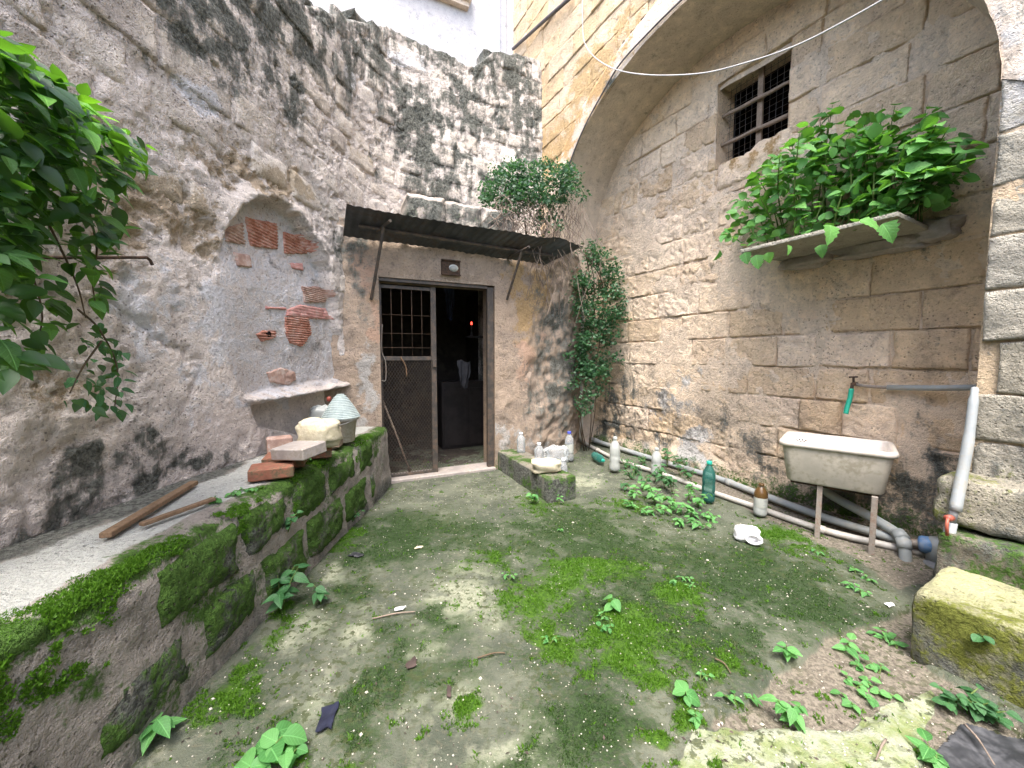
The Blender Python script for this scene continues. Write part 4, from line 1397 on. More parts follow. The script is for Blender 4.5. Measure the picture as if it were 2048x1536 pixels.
l_moss = np.clip(onf * np.clip(0.25 + 0.7 * nm, 0, 1) + ontop * sstep(0.24, 0.04, dist_edge + 0.22 * nm) * np.clip(0.75 + 0.9 * nm, 0, 1), 0, 1)
l_lime = np.clip(ontop * sstep(0.10, 0.2, dist_edge + 0.10 * nm) * sstep(0.62, 0.42, dist_edge + 0.1 * nm) * 1.0, 0, 1)
l_dark = np.clip(ontop * sstep(0.40, 0.6, dist_edge + 0.15 * nm) * 0.8 + onf * sstep(0.2, 0.0, Zg) * 0.5 + sstep(3.7, 4.0, Yg) * onf * 0.3, 0, 1)
obj('ledge', mesh_np('ledge', np.stack([Xg2, Yg, Zg2], -1), grid_faces(len(prof), len(yb)), True,
                     dict(moss=l_moss, lime=l_lime, dark=l_dark, grime=onf * 0.3)), M['low_mortar'], low_wall)
rng = random.Random(3)


def low_attr(U, Z):
    q = P3(U, Z, 20)
    n = fbm(q, 4, 3, .6, 125)
    return dict(moss=np.clip(0.62 + 0.6 * n, 0, 1), dark=np.clip(0.62 - 0.7 * n, 0, 0.95), grime=0 * U + 0.3)


for (z0, z1, y0) in ((0.39, 0.655, 0.55), (0.06, 0.345, 0.62)):
    y = y0
    while y < 3.75:
        l = rng.uniform(0.36, 0.52)
        if not (y < 1.05 and z0 > .3):
            stone_block(LOW, y, min(y + l, 3.85), z0 + rng.uniform(-.01, .01), z1 + rng.uniform(-.015, .015), 0.026 + (0.36 - z0) * 0.05 + rng.uniform(-0.004, 0.014), 0.022, 0.022, y * 3 + z0, M['low_stone'],
                        low_wall, low_attr, 'stone', back=0.05, rough=1.6, round_=0.04)
        y += l + rng.uniform(0.035, 0.075)

# ------------------------------------------------------------------ steps and big stones against the right pier
def rough_box(name, W, u0, u1, d0, d1, z0, z1, mat, parent, seed, attrf, res=0.03, amp=0.02, rnd=0.04):
    """a worn stone: box on the right wall's axes (u along, d out), rounded and displaced"""
    def lin(a, b):
        n = max(3, int((b - a) / res))
        return np.linspace(a, b, n + 1)
    V, F, off = [], [], 0
    c = np.array([(u0 + u1) / 2, (d0 + d1) / 2, (z0 + z1) / 2])
    hs = np.array([(u1 - u0) / 2, (d1 - d0) / 2, (z1 - z0) / 2])
    axs = [lin(u0, u1), lin(d0, d1), lin(z0, z1)]
    for ax in range(3):
        a, b = [i for i in range(3) if i != ax]
        for sgn in (-1, 1):
            G1, G2 = np.meshgrid(axs[a], axs[b])
            P = np.zeros(G1.shape + (3,))
            P[..., a] = G1
            P[..., b] = G2
            P[..., ax] = c[ax] + sgn * hs[ax]
            V.append(P.reshape(-1, 3))
            f = grid_faces(G1.shape[0], G1.shape[1], off)
            flip = (sgn > 0) == (ax == 1)
            F.append(f[:, ::-1] if flip else f)
            off += P[..., 0].size
    P = np.concatenate(V)
    loc = (P - c)
    inner = np.maximum(hs - rnd, 1e-4)
    cl = np.clip(loc, -inner, inner)
    dv = loc - cl
    ln = np.linalg.norm(dv, axis=1)[:, None]
    nr_ = np.where(ln > 1e-6, dv / np.maximum(ln, 1e-6), 0)
    P2 = c + cl + nr_ * np.minimum(ln, rnd)
    q = P2 * np.array([1, 1, 1]) + seed * 3.1
    disp = amp * fbm(q, 4, 3.5, .6, 130) + amp * 0.5 * fbm(q, 4, 12, .6, 131)
    P2 = P2 + nr_ * disp[:, None]
    Wp = W.pos(P2[:, 0], P2[:, 2], P2[:, 1])
    up = nr_[:, 2]
    at = attrf(P2, up)
    return obj(name, mesh_np(name, Wp, np.concatenate(F), True, at), mat, parent)


def step_at(P, up):
    n = fbm(P, 4, 3, .6, 133)
    top = sstep(0.5, 0.9, up)
    return dict(moss=np.clip((1 - top) * (0.55 + 0.7 * n) + top * (0.26 + 0.8 * n), 0, 1), dark=np.clip((1 - top) * (0.42 - 0.8 * n), 0, 1), lime=top * np.clip(0.45 - 0.9 * n, 0, 1), grime=0.25 + (1 - top) * 0.3)


def riser_at(P, up):
    n = fbm(P, 4, 3, .6, 134)
    return dict(moss=np.clip(0.42 + 0.7 * n, 0, 1), dark=np.clip(0.55 - 0.5 * n, 0, 1))


def grey_at(P, up):
    n = fbm(P, 4, 3, .6, 135)
    return dict(moss=np.clip(0.35 + 0.5 * n, 0, 1), dark=np.clip(0.25 - 0.5 * n, 0, 1), lime=np.clip(n * 0.8, 0, 1), grime=0 * n + .3)


o = rough_box('stone_step', INF, -2.6, -0.31, 1.16, 1.70, -0.05, 0.33, M['step_stone'], None, 1, step_at, amp=0.016, rnd=0.03)
tag(o, 'long yellow-green mossy stone step at the foot of the right pier', 'step')
o = rough_box('plinth_stone', INF, -2.5, -0.26, 0.86, 1.19, -0.05, 0.50, M['low_stone'], None, 2, riser_at, amp=0.02, rnd=0.035)
tag(o, 'dark mossy plinth stone behind the yellow-green step', 'stone')
o = rough_box('pier_stone', INF, -1.9, -0.22, 0.70, 1.06, 0.52, 0.80, M['grey_stone'], None, 3, grey_at, amp=0.028, rnd=0.04)
tag(o, 'rough grey lichen-covered stone jutting from the pier above the plinth', 'stone')

# ------------------------------------------------------------------ unseen walls added behind the viewer to block low sky light
rear = thing('unseen_rear_wall', 'unseen limestone wall added opposite the doorway to block low sky light', 'building', (0, 0, 0))
for (x0, y0, x1, y1) in ((-2.6, -3.2, 7.0, -3.2), (7.0, -3.2, 5.3, -1.2)):
    RP = Plane((x0, y0), np.array([x1 - x0, y1 - y0]) / np.hypot(x1 - x0, y1 - y0), (0, 1))
    Ur, Zr = np.meshgrid(np.linspace(0, np.hypot(x1 - x0, y1 - y0), 30), np.linspace(0, 3.3, 24))
    Pr = RP.pos(Ur, Zr, 0.03 * fbm(P3(Ur, Zr), 3, 1, .5, 9))
    obj('wall', mesh_np('wall', Pr, grid_faces(24, 30), True, dict(grime=0.3 + 0 * Ur)), M['lime'], rear)

# ------------------------------------------------------------------ far pale house beyond the back wall
far = thing('pale_house', 'tall pale rendered house seen over the top of the rubble wall', 'building', (0, 0, 0))
FD = np.array([math.sin(R(66)), math.cos(R(66))])
FARP = Plane((0.0, 11.0), FD, (FD[1], -FD[0]))
Uf, Zf = np.meshgrid(np.linspace(-9, 0.6, 60), np.linspace(0, 16, 60))
obj('wall', mesh_np('wall', FARP.pos(Uf, Zf, 0), grid_faces(60, 60), True, dict(lime=0.4 + 0 * Uf)), M['pale'], far)
mb = MB()
mb.add([FARP.pos(.6, 0, 0), FARP.pos(.6, 16, 0), FARP.pos(.6, 16, -5), FARP.pos(.6, 0, -5)], [(0, 1, 2, 3)])
mb.build('side_wall', M['pale'], far)
u, z = FARP.hit(987, 50)
mb = MB()
mb.tube([FARP.pos(u, 3, 0.09), FARP.pos(u, 16, 0.09)], 0.12, 12)
M['white_pipe'] = plain('white_downpipe', (0.80, 0.82, 0.82), 0.5, 0.3, var=0.04)
mb.build('downpipe', M['white_pipe'], far, smooth=True)
u, z = FARP.hit(935, 18)
for k, (hh, dz, dd) in enumerate(((0.12, 0.0, 0.14), (0.10, 0.12, 0.22), (0.05, 0.24, 0.28))):
    mb = MB()
    p = FARP.pos(u - 1.0, z + dz, dd / 2)
    mb.box(p, (2.0 + k * 0.1, dd, hh), (0, 0, FARP.ang(0)))
    mb.build('window_cornice', M['band'], far)
u2, _ = FARP.hit(1008, 50)
mb = MB()
mb.box(FARP.pos((u2 + 0.45), 8, 0.03), (0.75, 0.06, 16), (0, 0, FARP.ang(0)))
mb.build('corner_strip', M['pale'], far)

# ------------------------------------------------------------------ awning over the door
awn = thing('tin_awning', 'dark corrugated tin awning on iron brackets over the doorway', 'awning', (0, 0, 0))
fl = np.array(on_floor(693, 410, 2.99))
fr = np.array(on_floor(1166, 489, 2.97))
bl = WB.pos(UL - 0.36, 2.83, 0.02)
br = WB.pos(UR + 0.72, 2.76, 0.05)
nu_, nv_ = 170, 12
S, T = np.meshgrid(np.linspace(0, 1, nu_), np.linspace(0, 1, nv_))
Pm = ((1 - S)[..., None] * (bl + (fl - bl) * T[..., None]) + S[..., None] * (br + (fr - br) * T[..., None]))
Pm[..., 2] += 0.0045 * np.sin(S * 2 * math.pi * 30) + 0.02 * fbm(P3(S * 3, T), 3, 1.5, .6, 140) + 0.035 * np.exp(-((S - 0.86) / 0.05) ** 2) * T - 0.02 * sstep(.9, 1, S) * T
Pm[..., :2] += (0.012 * fbm(P3(S * 12, 0 * T), 3, 1, .6, 141) * T)[..., None] * DN
top = Pm + np.array([0, 0, 0.004])
V = np.concatenate([Pm.reshape(-1, 3), top.reshape(-1, 3)])
F = np.concatenate([grid_faces(nv_, nu_)[:, ::-1], grid_faces(nv_, nu_, nu_ * nv_)])
obj('corrugated_sheet', mesh_np('corrugated_sheet', V, F, True), M['tin'], awn)
mb = MB()
a, b = bl + (fl - bl) * 0.5, br + (fr - br) * 0.5
mb.tube([a + (b - a) * 0.05 + [0, 0, -.03], b + [0, 0, -.04] - (b - a) * 0.06], 0.018, 4)
mb.build('purlin', M['iron'], awn)
for (pxt, pyt, pxb, pyb) in ((768, 452, 742, 600), (1044, 502, 1012, 600)):
    ub_, zb_ = WB.hit(pxb, pyb)
    foot = WB.pos(ub_, zb_, 0.03)
    tip = on_plane(pxt, pyt, DOOR_L + DN * 0.36, DN)
    mb = MB()
    mb.tube([foot, tip], 0.017, 6)
    wall_top = WB.pos(ub_ + 0.02, float(tip[2]) - 0.01, 0.0)
    far_tip = wall_top + (tip - wall_top) * 1.45
    far_tip[2] = tip[2] + 0.01
    mb.tube([wall_top, far_tip], 0.017, 4)
    mb.build('bracket', M['iron'], awn)

# ------------------------------------------------------------------ room behind the door
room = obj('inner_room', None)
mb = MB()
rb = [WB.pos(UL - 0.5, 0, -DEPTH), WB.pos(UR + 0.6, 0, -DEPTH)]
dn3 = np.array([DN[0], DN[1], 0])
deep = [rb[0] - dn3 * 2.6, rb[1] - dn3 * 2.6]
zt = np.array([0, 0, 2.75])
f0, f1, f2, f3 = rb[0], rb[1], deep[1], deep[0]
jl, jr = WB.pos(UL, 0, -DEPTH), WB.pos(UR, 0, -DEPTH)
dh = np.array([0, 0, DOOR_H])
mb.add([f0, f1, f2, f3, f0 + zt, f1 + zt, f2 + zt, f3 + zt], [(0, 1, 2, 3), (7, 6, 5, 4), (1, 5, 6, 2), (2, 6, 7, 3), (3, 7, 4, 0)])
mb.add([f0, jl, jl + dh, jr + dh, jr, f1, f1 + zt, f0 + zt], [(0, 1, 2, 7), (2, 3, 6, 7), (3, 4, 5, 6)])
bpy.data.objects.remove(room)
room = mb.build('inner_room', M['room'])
room['kind'] = 'structure'


def in_room(px, py, back):
    return on_plane(px, py, DOOR_L - DN * back, DN)


# table, hanging cloths, red lamp
p = in_room(930, 900, 1.6)
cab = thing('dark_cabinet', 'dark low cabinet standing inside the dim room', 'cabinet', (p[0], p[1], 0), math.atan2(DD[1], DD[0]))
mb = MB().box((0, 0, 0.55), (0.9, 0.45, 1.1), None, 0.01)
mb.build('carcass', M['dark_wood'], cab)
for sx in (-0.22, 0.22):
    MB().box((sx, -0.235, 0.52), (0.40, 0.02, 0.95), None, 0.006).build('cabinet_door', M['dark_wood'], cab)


def cloth(px0, py0, px1, py1, back, mat, label, taper=0.5):
    a = in_room(px0, py0, back)
    b = in_room(px1, py1, back)
    n, m_ = 14, 16
    S, T = np.meshgrid(np.linspace(0, 1, n), np.linspace(0, 1, m_))
    wd = 1 - taper * T
    L = a[None, None] + 0 * S[..., None]
    wv = b[0] - a[0]
    hgt = a[2] - b[2]
    X = (S - 0.5) * wd * abs(wv) + 0.03 * fbm(P3(S, T), 3, 3, .6, 9)
    Hh = 0.03 * np.sin(S * 11 + T * 2) * (0.4 + T) + 0.02
    cx = (a + b) / 2
    P = np.stack([cx[0] + DD[0] * X + DN[0] * Hh, cx[1] + DD[1] * X + DN[1] * Hh, a[2] - T * hgt + 0.02 * np.sin(S * 7)], -1)
    P2 = P - np.array([DN[0], DN[1], 0]) * 0.006
    V = np.concatenate([P.reshape(-1, 3), P2.reshape(-1, 3)])
    F = np.concatenate([grid_faces(m_, n), grid_faces(m_, n, n * m_)[:, ::-1]])
    tag(obj('cloth', mesh_np('cloth', V, F, True), mat), label, 'cloth')


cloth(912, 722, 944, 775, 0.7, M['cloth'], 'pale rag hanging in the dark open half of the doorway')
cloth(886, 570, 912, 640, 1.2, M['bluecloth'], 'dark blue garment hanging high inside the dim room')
lp = in_room(943, 647, 1.0)
lamp = thing('red_lamp', 'small glowing red votive lamp inside the dim room', 'lamp', tuple(lp))
t = NT('red_glow')
t.done((0.5, 0.05, 0.03), 0.5)
t.b.inputs['Emission Color'].default_value = (1.0, 0.05, 0.03, 1)
t.b.inputs['Emission Strength'].default_value = 1.2
MB().lathe([(0.001, -0.02), (0.013, -0.016), (0.015, 0.0), (0.010, 0.02), (0.001, 0.03)], 12).build('glass', t.m, lamp, smooth=True)
MB().lathe([(0.001, -0.14), (0.012, -0.14), (0.012, -0.03), (0.001, -0.03)], 12).build('candle_body', M['dark_wood'], lamp, smooth=True)
q = lamp.location
MB().tube([(0, 0, -0.14), (0, 0, -0.19)], 0.02, 8).build('socket', M['dark_wood'], lamp)
# shelf board the lamp stands on, fixed to the side
sb = thing('wall_shelf', 'narrow dark shelf carrying the red lamp inside the room', 'shelf', (lp[0], lp[1], lp[2] - 0.205), math.atan2(DD[1], DD[0]))
MB().box((0.22, 0, 0), (0.6, 0.16, 0.025), None, 0.004).build('board', M['dark_wood'], sb)
MB().box((0.45, 0, -0.1), (0.03, 0.12, 0.18), None, 0.004).build('bracket', M['dark_wood'], sb)

# ------------------------------------------------------------------ iron gate
gate = thing('iron_gate', 'grey iron gate leaf with bars above and diamond mesh below', 'gate', (0, 0, 0))
G = 0.10                                   # set back in the opening
zang = math.atan2(DD[1], DD[0])


def gp(u, z, h=0.0):
    return np.array([*(DOOR_L + DD * u - DN * (G - h)), z])


GX0 = 0.02
GX1 = float((on_plane(868, 760, DOOR_L - DN * G, DN)[:2] - DOOR_L) @ DD)
MIDZ = float(on_plane(815, 717, DOOR_L - DN * G, DN)[2])


def bar(u0, z0, u1, z1, wd, th, name, mat=None, par=None, h=0.0):
    a, b = gp(u0, z0, h), gp(u1, z1, h)
    c = (a + b) / 2
    mb = MB()
    if abs(u1 - u0) < 1e-6:
        mb.box(c, (wd, th, abs(z1 - z0)), (0, 0, zang), 0.003)
    else:
        mb.box(c, (abs(u1 - u0), th, wd), (0, 0, zang), 0.003)
    return mb.build(name, mat or M['iron'], par or gate)


bar(GX0 + .02, 0.03, GX0 + .02, DOOR_H - .06, 0.035, 0.03, 'stile')
bar(GX1 + .0, 0.03, GX1 + .0, DOOR_H - .06, 0.065, 0.035, 'stile')
bar(GX0 + .04, 0.05, GX1 - .033, 0.05, 0.04, 0.028, 'rail')
bar(GX0 + .04, MIDZ, GX1 - .033, MIDZ, 0.05, 0.028, 'rail')
bar(GX0 + .04, DOOR_H - .09, GX1 - .033, DOOR_H - .09, 0.04, 0.028, 'rail')
nb_ = 5
for k in range(1, nb_):
    u = GX0 + 0.03 + (GX1 - GX0 - .05) * k / nb_
    MB().tube([gp(u, MIDZ + 0.02), gp(u, DOOR_H - .1)], 0.005, 6).build('upright_bar', M['rust'], gate, smooth=True)
for z in (MIDZ + 0.13, MIDZ + 0.30, MIDZ + 0.52):
    MB().tube([gp(GX0 + .03, z, 0.012), gp(GX1 - .03, z, 0.012)], 0.0035, 6).build('cross_bar', M['rust'], gate, smooth=True)
mb = MB()
w0, w1, z0, z1 = GX0 + 0.035, GX1 - 0.03, 0.07, MIDZ - 0.02
step_, slope = 0.05, 1.55
for sg in (1, -1):
    k = -80
    while k < 120:
        c0 = z0 + k * step_ * slope / 1.0 * 0.72
        pts = []
        # line z = c0 + sg*slope*(u-w0)
        us = [w0, w1]
        zz = [c0 + sg * slope * (u - w0) for u in us]
        ua, za, ub2, zb2 = us[0], zz[0], us[1], zz[1]
        lo, hi = z0, z1
        ts = [0.0, 1.0]
        dz_ = zb2 - za
        t0, t1 = 0.0, 1.0
        for lim, s2 in ((lo, 1), (hi, -1)):
            fa, fb = s2 * (za - lim), s2 * (zb2 - lim)
            if fa < 0 and fb < 0:
                t0, t1 = 1, 0
                break
            if fa < 0:
                t0 = max(t0, fa / (fa - fb))
            elif fb < 0:
                t1 = min(t1, fa / (fa - fb))
        if t1 - t0 > 0.01:
            A1 = gp(ua + (ub2 - ua) * t0, za + dz_ * t0, sg * 0.002)
            B1 = gp(ua + (ub2 - ua) * t1, za + dz_ * t1, sg * 0.002)
            mb.tube([A1, B1], 0.0024, 4, cap=False)
        k += 1
o = mb.build('diamond_mesh', M['iron'], gate)
o['kind'] = 'stuff'
mb = MB()
mb.box(gp(GX1 + 0.0, MIDZ - 0.06, 0.03), (0.05, 0.03, 0.10), (0, 0, zang), 0.004)
mb.build('lock_box', M['iron'], gate)
mb = MB()
mb.tube(spline([gp(0.26, MIDZ + .02, .03), gp(0.30, MIDZ - .05, .04), gp(0.325, MIDZ - .12, .03), gp(0.33, MIDZ - .22, .03)], 5), 0.008, 6)
mb.build('latch_strap', M['wood'], gate, smooth=True)
mb = MB()
mb.tube(spline([gp(0.06, MIDZ + .4, .03), gp(0.05, MIDZ + .1, .03), gp(0.09, MIDZ - .05, .03), gp(0.085, MIDZ - .25, .03), gp(0.04, MIDZ - .26, .03)], 6), 0.005, 6)
mb.build('wire', M['leg'], gate, smooth=True)
fr_ = thing('door_frame', 'dark iron frame lining the doorway', 'door frame', (0, 0, 0))
bar(0.0 + .012, 0.0, 0.0 + .012, DOOR_H - .02, 0.022, 0.06, 'jamb', par=fr_, h=0.05)
bar(DW - .045, 0.0, DW - .045, DOOR_H - .02, 0.085, 0.06, 'jamb', par=fr_, h=0.05)
bar(0.03, DOOR_H - .022, DW - .09, DOOR_H - .022, 0.04, 0.06, 'head', par=fr_, h=0.05)
a, b = in_room(765, 800, 0.22), in_room(822, 962, 0.16)
b[2] = 0.03
tag(MB().tube([a, (a + b) / 2 + [0.005, 0, .01], b], 0.012, 8).build('broom_stick', M['wood_grey'], smooth=True), 'thin wooden stick leaning behind the diamond mesh of the gate', 'stick')
# threshold
o = MB().box(WB.pos((UL + UR) / 2, 0.012, -0.12), (DW - .02, 0.30, 0.05), (0, 0, zang), 0.01).build('door_sill', M['slab'])
tag(o, 'worn grey stone sill across the doorway', 'door sill')
# lamp above the door
lu, lz = WB.hit(900, 537)
bl_ = thing('bulkhead_light', 'broken round glass light in a square frame above the doorway', 'light', tuple(WB.pos(lu, lz, 0.0)), zang)
MB().box((0, -0.015, 0), (0.235, 0.05, 0.165), None, 0.008).build('back_box', M['rust'], bl_)
mb = MB()
for sx in (0.035,):
    mb2 = MB().lathe([(0.001, 0.03), (0.02, 0.028), (0.034, 0.015), (0.040, 0.0)], 14)
    V = [(x * 1.5 + sx, -z - 0.04, y * 1.1) for x, y, z in mb2.V]
    mb.add(V, mb2.F)
mb.build('glass', M['milky'], bl_, smooth=True)
MB().box((0, -0.05, 0.085), (0.24, 0.03, 0.016), None, 0.003).build('frame_bar', M['rust'], bl_)
MB().box((0, -0.05, -0.085), (0.24, 0.03, 0.016), None, 0.003).build('frame_bar', M['rust'], bl_)
# iron hook rod on the left wall
u0, z0 = WA.hit(70, 515)
u1, z1 = WA.hit(250, 515)
mb = MB()
pa, pb = WA.pos(u0, z0, 0.12), WA.pos(u1, z1, 0.12)
mb.tube([WA.pos(u0, z0, -0.02), pa, pa + (pb - pa) * .5, pb, pb + [0.0, 0.02, -0.012], pb + [0.005, 0.025, -0.035]], 0.008, 8)
tag(mb.build('iron_hook', M['rust'], smooth=True), 'thin black iron rod with a hooked end fixed to the left wall', 'hook')

# ------------------------------------------------------------------ things on the ledge
def lump(name, mat, c, s, seed, amp=0.25, rot=0.0, parent=None, nu=30, nv=20, flat=None):
    """an irregular stone: displaced super-ellipsoid"""
    th = np.linspace(0, 2 * math.pi, nu, endpoint=False)
    ph = np.linspace(0.02, math.pi - 0.02, nv)
    T, Pp = np.meshgrid(th, ph)
    sp = lambda x, e: np.sign(x) * np.abs(x) ** e
    e = 0.55
    D = np.stack([sp(np.cos(T), e) * sp(np.sin(Pp), e), sp(np.sin(T), e) * sp(np.sin(Pp), e), sp(np.cos(Pp), e)], -1)
    fac = fbm(D + seed, 2, 1.3, .5, 2)
    k = 1 + amp * fac + amp * 0.35 * fbm(D + seed, 3, 3.5, .65, 3) - amp * 0.5 * np.clip(1 - np.abs(fbm(D + seed, 2, 1.6, .5, 5)) * 6, 0, 1) * 0.3
    V = D * k[..., None] * np.array(s) / 2
    V = V.reshape(-1, 3)
    if flat is not None:
        V[:, 2] = np.maximum(V[:, 2], flat)
    idx = np.arange(nu * nv).reshape(nv, nu)
    F = []
    for a in range(nv - 1):
        for b in range(nu):
            F.append((idx[a, b], idx[a + 1, b], idx[a + 1, (b + 1) % nu], idx[a, (b + 1) % nu]))
    F.append(tuple(idx[0])[::1])
    F.append(tuple(idx[-1])[::-1])
    o = obj(name, mesh_py(name, V, F, True), mat, parent, loc=tuple(c), rot=(0, 0, rot))
    return o


def brick(px, py, zb, size, rot, mat, label, name='brick', tilt=(0, 0), group=None, seed=0):
    p = on_floor(px, py, zb)
    mb = MB().box((0, 0, size[2] / 2), size, None, 0.008)
    m = mesh_py(name, mb.V, mb.F)
    o = obj(name, m, mat, None, loc=(p[0], p[1], zb), rot=(tilt[0], tilt[1], rot))
    return tag(o, label, 'brick' if 'brick' in name else 'block', group)


ZT = BZ + 0.02
brick(545, 952, ZT, (0.25, 0.19, 0.075), R(28), M['brick_moss'], 'worn terracotta block at the near end of the pile on the ledge', 'terracotta_brick')
brick(572, 930, ZT, (0.26, 0.22, 0.085), R(22), M['brick_moss'], 'red brick with moss and flaked paint lying under the grey slab', 'painted_brick')
brick(560, 905, ZT, (0.18, 0.13, 0.13), R(35), M['terra_pale'], 'pale pink brick behind the painted red brick on the ledge', 'pale_brick')
brick(630, 912, ZT, (0.24, 0.22, 0.10), R(25), M['brick_moss'], 'dark brick hidden below the grey slab and cream rock', 'dark_brick')
brick(600, 912, ZT + 0.102, (0.26, 0.22, 0.08), R(-14), M['slab'], 'smooth grey stone slab lying on top of the brick pile', 'grey_slab', tilt=(R(3), R(-3)))
p = on_floor(618, 898, ZT + .10)
o = lump('rock', M['rock'], (p[0] + .02, p[1] + 0.10, ZT + 0.205), (0.31, 0.22, 0.21), 5.3, 0.26, R(-12))
tag(o, 'cream limestone rock resting on the brick pile beside the bucket', 'rock')
brick(668, 893, ZT, (0.12, 0.13, 0.085), R(10), M['wood_grey'], 'small pale wooden block between the rock and the bucket', 'wooden_block')
# bucket with a woven cone
p = on_floor(678, 886, ZT)
bk = thing('bucket', 'dusty round plastic bucket at the far end of the ledge', 'bucket', (p[0], p[1] + 0.06, ZT))
MB().lathe([(0.001, 0.004), (0.105, 0.004), (0.110, 0.01), (0.135, 0.205), (0.150, 0.21), (0.152, 0.228), (0.134, 0.232), (0.128, 0.20), (0.104, 0.02), (0.001, 0.02)], 28).build('body', M['bucket'], bk, smooth=True)
MB().lathe([(0.150, 0.206), (0.158, 0.212), (0.158, 0.232), (0.145, 0.236)], 28).build('rim', M['pvc_white'], bk, smooth=True)
mb = MB()
mb.tube([(0.155 * math.cos(a), 0.155 * math.sin(a) - 0.02 * math.sin(a), 0.222 - 0.05 * math.sin(a) ** 2) for a in np.linspace(-2.9, -0.25, 14)], 0.005, 6)
mb.build('handle', M['pvc_white'], bk, smooth=True)
bs = thing('wicker_cone', 'pale blue-green woven wicker cone lid sitting in the bucket', 'basket', (bk.location[0], bk.location[1], ZT + 0.228))
prof_c = []
for k in range(15):
    t_ = k / 14
    r_ = 0.132 * (1 - t_) ** 0.8 + 0.03
    z_ = 0.20 * t_
    prof_c += [(r_ + 0.004, z_), (r_ + 0.004, z_ + 0.009), (r_ - 0.003, z_ + 0.0125)]
prof_c += [(0.03, 0.214), (0.001, 0.216)]
MB().lathe(prof_c, 30).build('weave', M['basket'], bs, smooth=False)
MB().lathe([(0.128, -0.02), (0.142, -0.012), (0.142, 0.004), (0.13, 0.006)], 30).build('dark_band', M['dark_wood'], bs, smooth=True)
# crumpled bag with red bottle top behind the rock
p = on_floor(630, 880, ZT)
bg_ = thing('plastic_bag', 'crumpled grey plastic bag with a red cap behind the cream rock', 'bag', (p[0] - .02, p[1] + 0.24, ZT))
lump('film', M['milky'], (0, 0, 0.15), (0.28, 0.16, 0.30), 8, 0.3, 0.3, bg_)
MB().lathe([(0.001, 0.34), (0.02, 0.34), (0.022, 0.36), (0.02, 0.385), (0.001, 0.387)], 12, (0.05, 0, 0.0)).build('red_cap', M['red'], bg_, smooth=True)
# two sticks
for (a, b, r, lb) in (((210, 1072), (388, 966), 0.017, 'longer weathered wooden strip lying on the white ledge'), ((282, 1050), (428, 998), 0.012, 'shorter dark wooden strip lying nearer the mossy edge of the ledge')):
    A, B = on_floor(*a, ZT + r), on_floor(*b, ZT + r)
    c = (A + B) / 2
    l = np.linalg.norm(B - A)
    mb = MB().box((0, 0, 0), (l, r * 2.6, r * 1.5), None, 0.003)
    o = mb.build('wooden_strip', M['wood'], loc=(c[0], c[1], ZT + r + .002), rot=(0, 0, math.atan2(B[1] - A[1], B[0] - A[0])))
    tag(o, lb, 'wood strip')

# ------------------------------------------------------------------ concrete kerb right of the door with its litter
ka, kb, kc = on_floor(995, 938), on_floor(1097, 1008), on_floor(1130, 988)
ux = (kb - ka)[:2]
kl = np.hypot(*ux)
ux /= kl
uy = np.array([-ux[1], ux[0]])
KW = 0.34
KERB = Plane(ka[:2], ux, uy)
rough_k = rough_box('concrete_kerb', KERB, -0.15, kl, 0.0, KW, -0.03, 0.25, M['low_stone'], None, 5,
                    lambda P, up: dict(moss=np.clip(0.32 + 0.16 * sstep(.5, .9, up) + 0.6 * fbm(P, 4, 4, .6, 2), 0, 1), dark=np.clip(0.75 - 0.35 * sstep(.5, .9, up), 0, 1)), amp=0.010, rnd=0.02)
tag(rough_k, 'dark mossy concrete kerb block jutting out beside the doorway', 'kerb')
p = on_floor(1092, 947, 0.245)
tag(lump('limestone_chunk', M['rock'], (p[0], p[1] + .06, 0.315), (0.31, 0.20, 0.15), 9.4, 0.3, R(10)), 'cream limestone chunk lying on the mossy kerb', 'rock')


def bottle(px, py, z, hgt, r, mat, cap, label, neck_only=False, lay=None, capmat='cap', lab=True, group=None, rotz=0.0, fill=None):
    p = on_floor(px, py, z)
    b = thing('plastic_bottle', label, 'bottle', (p[0], p[1], z), rotz, group)
    k = hgt / 0.32
    prof = [(0.001, 0.006), (r * .72, 0.0), (r * .95, 0.012 * k), (r, 0.03 * k), (r, 0.07 * k), (r * .955, 0.08 * k), (r, 0.09 * k), (r, 0.125 * k), (r * .93, 0.14 * k), (r, 0.155 * k), (r, 0.20 * k),
            (r * .9, 0.235 * k), (r * .62, 0.268 * k), (r * .36, 0.288 * k), (r * .33, 0.296 * k), (r * .40, 0.297 * k), (r * .40, 0.301 * k), (r * .32, 0.302 * k), (r * .32, 0.312 * k)]
    bo = MB().lathe(prof, 20).build('body', M[mat], b, smooth=True)
    # a dented flank
    for v in bo.data.vertices:
        n = math.sin(v.co.z * 40 + px) * 0.05 * math.cos(math.atan2(v.co.y, v.co.x) * 2 + px)
        v.co.x *= 1 + n
        v.co.y *= 1 + n
    if cap:
        MB().lathe([(0.001, 0.298 * k), (r * .42, 0.298 * k), (r * .43, 0.300 * k), (r * .43, 0.318 * k), (r * .38, 0.322 * k), (0.001, 0.322 * k)], 16).build('cap', M[capmat], b, smooth=True)
    if lab:
        MB().lathe([(r * 1.012, 0.09 * k), (r * 1.02, 0.093 * k), (r * 1.02, 0.14 * k), (r * 1.02, 0.185 * k), (r * 1.012, 0.19 * k)], 20).build('label', M['label'] if mat != 'greenp' else M['milky'], b, smooth=True)
    if lay is not None:
        b.rotation_euler = (0, R(88), lay)
        b.location[2] = z + r
    return b


